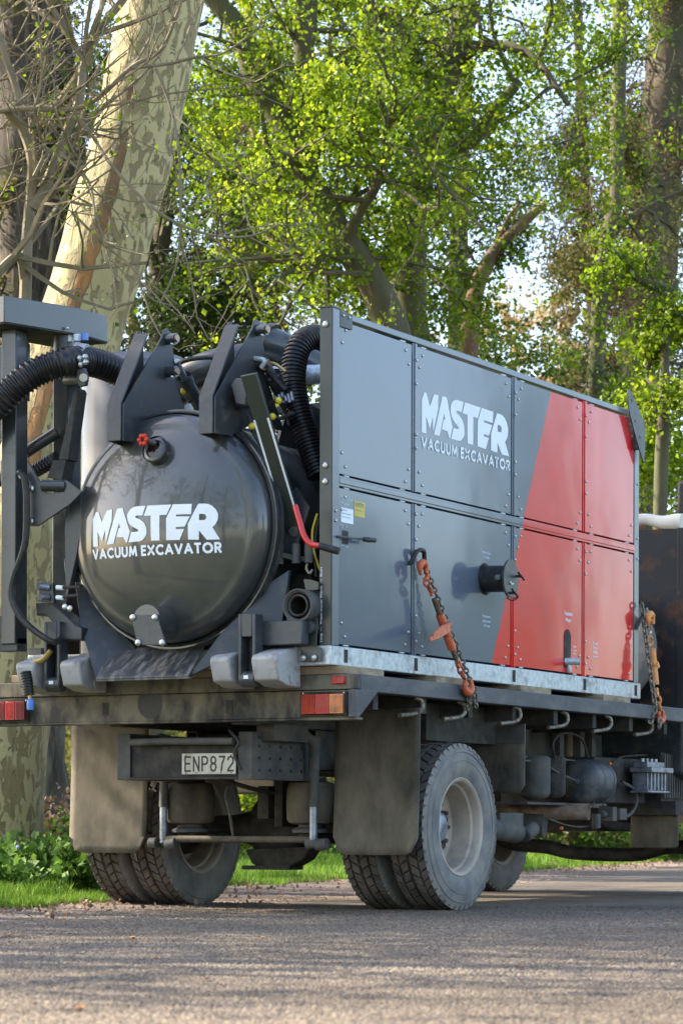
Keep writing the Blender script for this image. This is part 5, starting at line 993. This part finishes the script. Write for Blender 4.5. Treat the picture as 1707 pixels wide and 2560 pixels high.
text('Unlock',lambda u,v:(.925+u,-.104,1.803+v),.07,.012,WHT,hc)
# hoses and ducts
def corr(path,r,name,parent=U,pitch=.022,k=10,mm=HOSE,n=24):
    pts=smooth(path,k); L=[0]
    for a,b in zip(pts,pts[1:]): L.append(L[-1]+(b-a).length)
    N=int(L[-1]/(pitch/4)); P=[];Rr=[]; j=0
    for i in range(N+1):
        s=L[-1]*i/N
        while j<len(L)-2 and L[j+1]<s: j+=1
        f_=(s-L[j])/max(L[j+1]-L[j],1e-6); P.append(pts[j].lerp(pts[j+1],min(f_,1))); Rr.append(r*(1.0+(.065 if i%4 in(1,2) else -.065)))
    return M().tube(P,Rr,n).fin(name,mm,parent)
corr([(0.827,0.34,2.524),(0.733,0.34,2.772),(0.66,0.34,2.997),(0.64,0.36,3.176),(0.65,0.42,3.312),(0.678,0.55,3.372),(0.702,0.7,3.328),(0.729,0.75,3.121)],.070,'suction_hose')
corr([(-1.155,-0.52,2.695),(-0.969,-0.5,2.872),(-0.827,-0.5,2.957),(-0.715,-0.46,3.061),(-0.628,-0.4,3.132),(-0.504,-0.3,3.19),(-0.49,-0.1,3.224),(-0.43,0.1,3.195),(-0.357,0.3,3.078)],.082,'suction_hose',pitch=.03)
M().tube(smooth([(0.078,0.8,3.455),(0.161,0.85,3.42),(0.257,0.95,3.367),(0.367,1.1,3.283)]),.115,28).fin('steel_duct',DK,U)
fl=M().lathe([(-.02,.145),(.02,.145)],(0.175,0.86,3.401),(1,.15,-.3),28).fin('duct_flange',DK2,U)
for a in range(8): M().ball(Vector((0.175,0.86,3.401))+Vector((.02,math.cos(a)*.12,math.sin(a)*.12)),.014,6).fin('flange_bolt',ZINC,fl)
M().tube(smooth([(-0.478,0.8,3.158),(-0.334,0.8,3.257),(-0.175,0.82,3.309),(0.004,0.9,3.343)]),.105,28).fin('steel_duct',DK,U)
corr([(-0.493,0.8,3.171),(-0.421,0.8,3.227),(-0.386,0.8,3.249)],.10,'bellows_collar',pitch=.02)
M().cyl((0.236,0.7,3.198),(0.452,1,3.238),.058).fin('galvanised_pipe',GAL,U)
pipe([(-0.159,0.3,3.099),(-0.146,0.3,3.205),(-0.076,0.3,3.254),(0.09,0.3,3.262),(0.201,0.3,3.237)],.014,BLK,'hydraulic_hose',U)
pipe([(-0.16,0.3,3.194),(-0.117,0.3,3.108),(-0.033,0.3,3.007)],.012,BLK,'hydraulic_hose',U)
pipe([(0.533,0.1,3.185),(0.608,0.1,3.16),(0.67,0.1,3.144),(0.735,0.1,3.097)],.010,BRASS,'hydraulic_hose',U)
pipe([(0.59,0.1,3.123),(0.661,0.1,3.065),(0.736,0.1,2.991)],.013,BLK,'hydraulic_hose',U)
pipe([(0.698,-0.05,2.871),(0.732,-0.05,2.902),(0.767,-0.05,2.911),(0.81,-0.05,2.919)],.011,BLK,'hydraulic_hose',U)
pipe([(0.733,-0.05,2.82),(0.789,-0.05,2.808),(0.854,-0.05,2.826),(0.875,-0.05,2.832)],.012,BLK,'hydraulic_hose',U)
pipe([(0.644,-0.15,2.816),(0.657,-0.15,2.759),(0.688,-0.15,2.697),(0.736,-0.15,2.631)],.012,BLK,'hydraulic_hose',U)
pipe([(0.553,0,3.176),(0.632,0,3.162),(0.654,0,3.145),(0.632,0,3.113)],.014,GAL,'steel_elbow_pipe',U)
for p_ in ((0.795,-0.08,2.903),(0.755,-0.08,2.816),(0.68,-0.18,2.754)): M().ball(p_,.020,8).fin('yellow_fitting',YEL,U)
M().ball((-0.047,0.25,3.067),.02,8).fin('yellow_fitting',YEL,U)
m=M().box(.55,1.0,.95,1.3,2.75,2.95).box(.2,.9,.9,1.6,3.0,3.05).cyl((.95,.95,2.9),(.95,1.4,2.9),.12); m.fin('pump_housing',DK2,U,.01)
m=M().lathe([(0,.001),(0,.12),(.5,.12),(.5,.001)],(.95,1.0,2.86),(0,0,1),28); m.fin('cyclone_body',DK,U)
for i in range(6): M().cyl(Vector((0.759,0,2.941))+Vector((i*.02-.03,.0,.01*(i%3))),Vector((0.781,0,2.932))+Vector((i*.02-.04,.0,-.03+.01*(i%2))),.010,n=8).fin('pipe_fitting',BATT,U)
M().box(.6,1.05,.82,.86,2.3,2.95).fin('backing_plate',DK2,U)
# pale water tank behind the boom
M().lathe([(0,.001),(0,.30),(.015,.33),(.05,.355),(1.80,.355),(1.88,.34),(1.93,.28),(1.95,.001)],(-.84,.98,1.5),(0,0,1),64).fin('water_tank',WTANK,U)
# ---- boom mast on the left
B=U
A0,A1,A2=Vector((-.765,-.55,0)),Vector((-.605,-.02,0)),Vector((-.605,.28,0))
pl_=[A0,A1,A2,A2+Vector((-.35,.0,0)),A0+Vector((-.35,.1,0))]
bx=M().prism([(p.x,p.y) for p in pl_],'z',3.405,3.56).fin('boom_head_box',DK,B,.004)
for q_ in ((-0.797,-0.45,3.453),(-0.621,-0.12,3.427)): place('bolt',boltm,q_,bx)
M().prism([(p.x,p.y) for p in pl_],'z',3.398,3.4045).fin('head_box_underside',UND,bx)
def mast(x0,x1,y0,y1,z0,z1): return M().box(x0,x1,y0,y1,z0,z1).fin('mast_post',DK,B,.006)
mast(-.905,-.80,-.38,-.26,1.56,3.40); mast(-.765,-.66,-.06,.08,1.5,3.40)
mast(-1.13,-1.05,-.5,-.4,1.5,3.40)
M().box(-1.18,-.9,-.12,-.1,3.02,3.36).fin('boom_plate',DK,B,.003)
M().cyl((-.70,-.05,3.27),(-.70,-.05,3.40),.055).fin('duct_spigot',DK2,B)
for x_,mm in ((-.655,WHT),(-.60,WHT),(-.545,BLUE)): M().cyl((x_,-.05,3.36),(x_,-.05,3.40),.022,n=12).fin('head_fitting',mm,B)
cl=M().lathe([(-.035,.088),(-.035,.106),(.035,.106),(.035,.088)],(-0.502,-0.16,3.216),(1,.35,-.18),28).fin('hose_clamp',SILV,B)
for q_ in ((-0.409,-0.3,3.204),(-0.401,-0.3,3.168),(-0.372,-0.3,3.21),(-0.367,-0.3,3.179)): M().ball(q_,.018,8).fin('clamp_bolt',ZINC,cl)
M().slab([(-0.437,-0.29,3.146),(-0.389,-0.29,3.151),(-0.368,-0.29,3.096),(-0.378,-0.29,3.048),(-0.421,-0.29,3.045),(-0.437,-0.29,3.079)],(0,.03,0)).cyl((-0.604,-0.15,3.112),(-0.456,-0.2,3.098),.03).fin('clamp_link',DK2,cl,.003)
M().cyl((-0.386,-0.295,3.092),(-0.368,-0.32,3.088),.024,n=12).fin('link_pin',ZINC,cl)
M().slab([(-0.539,-0.15,3.067),(-0.527,-0.15,3.047),(-0.592,-0.15,2.647),(-0.662,-0.15,2.651)],(0,.1,0)).slab([(-0.74,-0.15,2.552),(-0.701,-0.15,2.653),(-0.607,-0.15,2.647),(-0.638,-0.15,2.527)],(0,.1,0)).fin('boom_strut',CHAS,B,.004)
M().slab([(-0.721,-0.38,2.627),(-0.716,-0.38,2.353),(-0.724,-0.38,2.245),(-0.646,-0.38,2.238),(-0.416,-0.38,2.355),(-0.336,-0.38,2.42),(-0.447,-0.38,2.496),(-0.462,-0.38,2.478),(-0.455,-0.38,2.427),(-0.585,-0.38,2.428),(-0.624,-0.38,2.487)],(0,.015,0)).fin('boom_gusset',DK2,B,.003)
for q_ in ((-0.682,-0.385,2.457),(-0.685,-0.385,2.268)): place('bolt',boltb,q_,B,)
M().cyl((-0.598,-0.4,2.468),(-0.461,-0.36,2.464),.034).fin('pivot_tube',DK,B)
M().slab([(-0.468,-0.3,2.43),(-0.395,-0.3,2.426),(-0.394,-0.3,2.21),(-0.432,-0.3,2.047),(-0.5,-0.3,1.796),(-0.509,-0.3,2.229)],(0,.04,0)).fin('mast_channel',DK2,B,.003)
M().cyl((-0.986,-0.2,2.641),(-0.704,-0.1,2.824),.035).fin('hydraulic_ram',DK,B); corr([(-1.117,-0.1,2.565),(-0.913,-0.1,2.589),(-0.703,-0.1,2.671)],.04,'cable_conduit')
M().slab([(-0.971,-0.3,2.652),(-0.873,-0.3,2.646),(-0.884,-0.3,2.588),(-0.939,-0.3,2.527),(-0.971,-0.3,2.523)],(0,.03,0)).fin('boom_knuckle',DK2,B,.004)
M().cyl((-0.658,-0.35,1.894),(-0.624,-0.3,1.89),.022).cyl((-0.646,-0.35,1.83),(-0.623,-0.3,1.833),.02).fin('hose_coupling',BATT,B)
M().slab([(-0.686,-0.3,1.874),(-0.593,-0.3,1.914),(-0.584,-0.3,1.799),(-0.693,-0.3,1.81)],(0,.02,0)).fin('coupling_plate',DK2,B)
for y_ in (1165,1255): 
    M().tube([(-0.577,-0.3,1.886) if y_==1165 else (-0.577,-0.3,1.828),(-0.401,-0.3,1.882) if y_==1165 else (-0.409,-0.3,1.836)],.010,8).fin('hydraulic_hose',UND,B)
    M().cyl((-0.563,-0.3,1.886) if y_==1165 else (-0.563,-0.3,1.828),(-0.518,-0.3,1.882) if y_==1165 else (-0.518,-0.3,1.824),.014,n=10).fin('hose_ferrule',WHT,B)
pipe([(-0.747,-0.42,2.554),(-0.707,-0.42,2.505),(-0.695,-0.42,2.366),(-0.705,-0.42,2.134),(-0.781,-0.42,1.952),(-0.801,-0.42,1.837),(-0.738,-0.42,1.719),(-0.624,-0.42,1.622),(-0.52,-0.4,1.563),(-0.54,-0.3,1.581)],.020,BLK,'boom_hose',B)
M().cyl((-0.75,-0.42,2.559),(-0.727,-0.42,2.518),.016,n=10).fin('hose_ferrule',BATT,B)
M().box(-1.25,-.83,-.36,-.24,1.60,1.73).fin('boom_beam',DK2,B,.005); M().box(-.93,-.8,-.36,-.26,1.52,1.6).fin('beam_foot',DK2,B,.004)
M().cyl((-0.543,-0.25,2.019),(-0.477,-0.2,2.026),.04).cyl((-0.535,-0.25,1.967),(-0.477,-0.2,1.975),.02).fin('side_valve',BLK,B)
M().box(-.96,-.87,-.02,.04,1.43,1.56).fin('frame_end_plate',WTANK,B)
for q_ in ((-0.49,-0.32,1.769),(-0.455,-0.32,1.758)): place('bolt',boltb,q_,B)
M().tube(smooth([(-0.729,-0.3,1.454),(-0.656,-0.3,1.471),(-0.603,-0.3,1.521)]),.016,8).fin('hose_end',BRASS,B)

# ------------------------------------------------------------------ timber bearers
for y,l in ((.16,'timber bearer under the rear right corner of the galvanised frame'),(1.25,'timber bearer under the frame behind the first load chain'),(2.42,'timber bearer under the middle of the red panels'),(3.72,'timber bearer under the front end of the galvanised frame')):
    o=M().box(-1.1,1.2 if y>.2 else 1.185,y-.16,y+.3,1.3585,1.403).fin('timber_bearer',WOOD,None,.003); o['label']=l; o['category']='timber'; o['group']='timber bearers between tray and frame'
o=None
# ------------------------------------------------------------------ load chains
LM={}
def linkmesh(mm,s=1):
    k=(mm.name,s)
    if k not in LM:
        pts=[]; a,b,r=.011*s,.017*s,.0052*s
        for i in range(16):
            t=2*PI*i/16; pts.append((0,a*math.cos(t),b*.62*math.copysign(1,math.sin(t)+1e-9)*0+ (b*math.sin(t)) ))
        m=M(); n=6; vs=[]
        for i in range(16):
            t=2*PI*i/16; c=Vector((0,a*math.cos(t),b*math.sin(t))); nr=Vector((0,math.cos(t),math.sin(t)))
            for j in range(n):
                u=2*PI*j/n; vs.append(c+nr*math.cos(u)*r+Vector((1,0,0))*math.sin(u)*r)
        fs=[(i*n+j,i*n+(j+1)%n,((i+1)%16)*n+(j+1)%n,((i+1)%16)*n+j) for i in range(16) for j in range(n)]
        m.add(vs,fs); LM[k]=m.mesh('link',mm)
    return LM[k]
def chain(a,b,parent,mm=CHN,s=1,sag=0):
    a,b=Vector(a),Vector(b); d=b-a; n=max(int(d.length/(.026*s)),1)
    for i in range(n):
        t=(i+.5)/n; p=a.lerp(b,t)-Vector((0,0,sag*math.sin(PI*t))); q_=d.to_track_quat('Z','Y') @ Matrix.Rotation((i%2)*PI/2+.6,3,'Z').to_quaternion()
        o=place('link',linkmesh(mm,s),p,parent); o.rotation_euler=q_.to_euler()
def hookm(c,mm,parent,flip=1,s=1,up=True):
    c=Vector(c); pts=[]
    for i in range(11):
        t=-.5+ (PI*1.45)*i/10; pts.append(c+Vector((.004*i*0,flip*math.cos(t)*.036*s,math.sin(t)*.036*s*(1 if up else -1))))
    m=M().tube(pts,[.013*s]*3+[.019*s]*5+[.013*s,.011*s,.007*s],10); return m.fin('claw_hook',mm,parent)
c1=thing('load_chain','orange ratchet binder and chain running down across the grey panels','chain',(1.22,1.422,1.188))
c1['group']='chains tying the module down'
H=Vector((1.2,0.912,2.017)); hookm(H,ORG,c1,1,1.15)
ANC=Vector((1.185,.99,2.06))
M().tube(smooth([(1.19,0.947,2.042),(1.2,0.969,1.984),(1.2,0.938,1.958)]),.014,8).fin('hook_shank',ORG,c1)
chain((1.21,0.924,1.959),(1.215,0.987,1.886),c1,ORG,1.5)
M().lathe([(-.008,.024),(.008,.024),(.008,.012),(-.008,.012)],(1.215,0.992,1.889),(1,.2,.1),20,True).fin('shackle',ORG,c1)
b0,b1=Vector((1.22,1.019,1.853)),Vector((1.255,1.193,1.557)); L_=b1-b0
M().cyl(b0,b0+L_*.5,.017,n=14).fin('binder_screw',RSTB,c1); M().cyl(b0+L_*.30,b0+L_*.98,.026,n=18).fin('binder_barrel',ORG,c1)
M().cyl(b1-L_*.03,Vector((1.26,1.242,1.491)),.014,n=12).fin('binder_screw',RSTB,c1)
hb0,hb1=Vector((1.262,1.126,1.693)),Vector((1.32,0.754,1.59)); dd_=(hb1-hb0).normalized(); pn=dd_.cross(Vector((1,0,0))).normalized()
M().slab([hb0+pn*.03+Vector((.02,0,0)),hb0+(hb1-hb0)*.35+pn*.035,hb0+(hb1-hb0)*.7+pn*.028,hb1+pn*.006,hb1-pn*.01,hb0+(hb1-hb0)*.6-pn*.028,hb0-pn*.03],(.012,0,0)).fin('ratchet_handle',ORG,c1,.004)
M().lathe([(-.01,.03),(.01,.03),(.01,.015),(-.01,.015)],(1.265,1.248,1.481),(1,.1,.2),22,True).fin('binder_eye',ORG,c1)
chain((1.27,1.255,1.46),(1.27,1.319,1.394),c1,ORG,1.6)
hookm((1.28,1.354,1.355),ORG,c1,-1,1.25,False)
chain((1.17,1.017,2.027),(1.255,1.436,1.381),c1,CHN,1.15)
chain((1.285,1.344,1.335),(1.24,1.435,1.214),c1,CHN,1.15); chain((1.28,1.44,1.349),(1.26,1.504,1.222),c1,CHN,1.15,); chain((1.29,1.393,1.337),(1.25,1.453,1.249),c1,CHN,1.15)
c2=thing('load_chain','yellow orange load binder hanging with grey chain beside the front end of the red panels','chain',(1.22,4.432,1.29)); c2['group']='chains tying the module down'
chain((1.16,4.302,2.072),(1.26,4.32,1.336),c2,CHN,1.35); chain((1.26,4.32,1.336),(1.24,4.269,1.234),c2,CHN,1.35)
hookm((1.2,4.366,1.952),ORG2,c2,1,1.3); M().cyl((1.18,4.341,2.04),(1.2,4.344,1.97),.012).fin('hook_shank',CHN,c2)
chain((1.2,4.359,1.916),(1.2,4.359,1.846),c2,CHN,1.4); chain((1.21,4.321,1.843),(1.21,4.35,1.778),c2,ORG2,1.9)
M().cyl((1.22,4.348,1.755),(1.24,4.367,1.505),.026).fin('binder_barrel',ORG2,c2); M().lathe([(-.02,.036),(.02,.036)],(1.23,4.368,1.639),L_,20).fin('ratchet_gear',ORG2,c2)
M().lathe([(-.008,.03),(.008,.03),(.008,.016),(-.008,.016)],(1.25,4.372,1.455),(1,.2,.1),20,True).fin('binder_eye',ORG2,c2)
chain((1.25,4.373,1.421),(1.26,4.407,1.331),c2,ORG2,1.8); hookm((1.27,4.398,1.294),ORG,c2,-1,1.2,False); chain((1.28,4.359,1.273),(1.28,4.338,1.197),c2,CHN,1.4)
# hanging coupling with blue cap at the left end of the beam
hc_=thing('hanging_coupling','black ribbed rubber coupling with blue cap hanging in front of the rear beam','coupling',(-0.872,-0.15,1.27))
corr([(-0.725,-0.38,1.396),(-0.711,-0.38,1.33),(-0.702,-0.38,1.261)],.032,'rubber_boot',hc_,pitch=.016)
M().cyl((-0.696,-0.38,1.26),(-0.693,-0.38,1.237),.010,n=8).fin('brass_stub',BRASS,hc_); M().lathe([(0,.001),(0,.018),(.008,.022),(.055,.021),(.065,.012),(.065,.001)],(-0.69,-0.38,1.174),(0,0,1),18).fin('blue_cap',BLUE,hc_)
# red rain cap above the headboard
M().ball((0.35,6.2,2.874),.055,10).fin('rain_cap',CAPM,T)
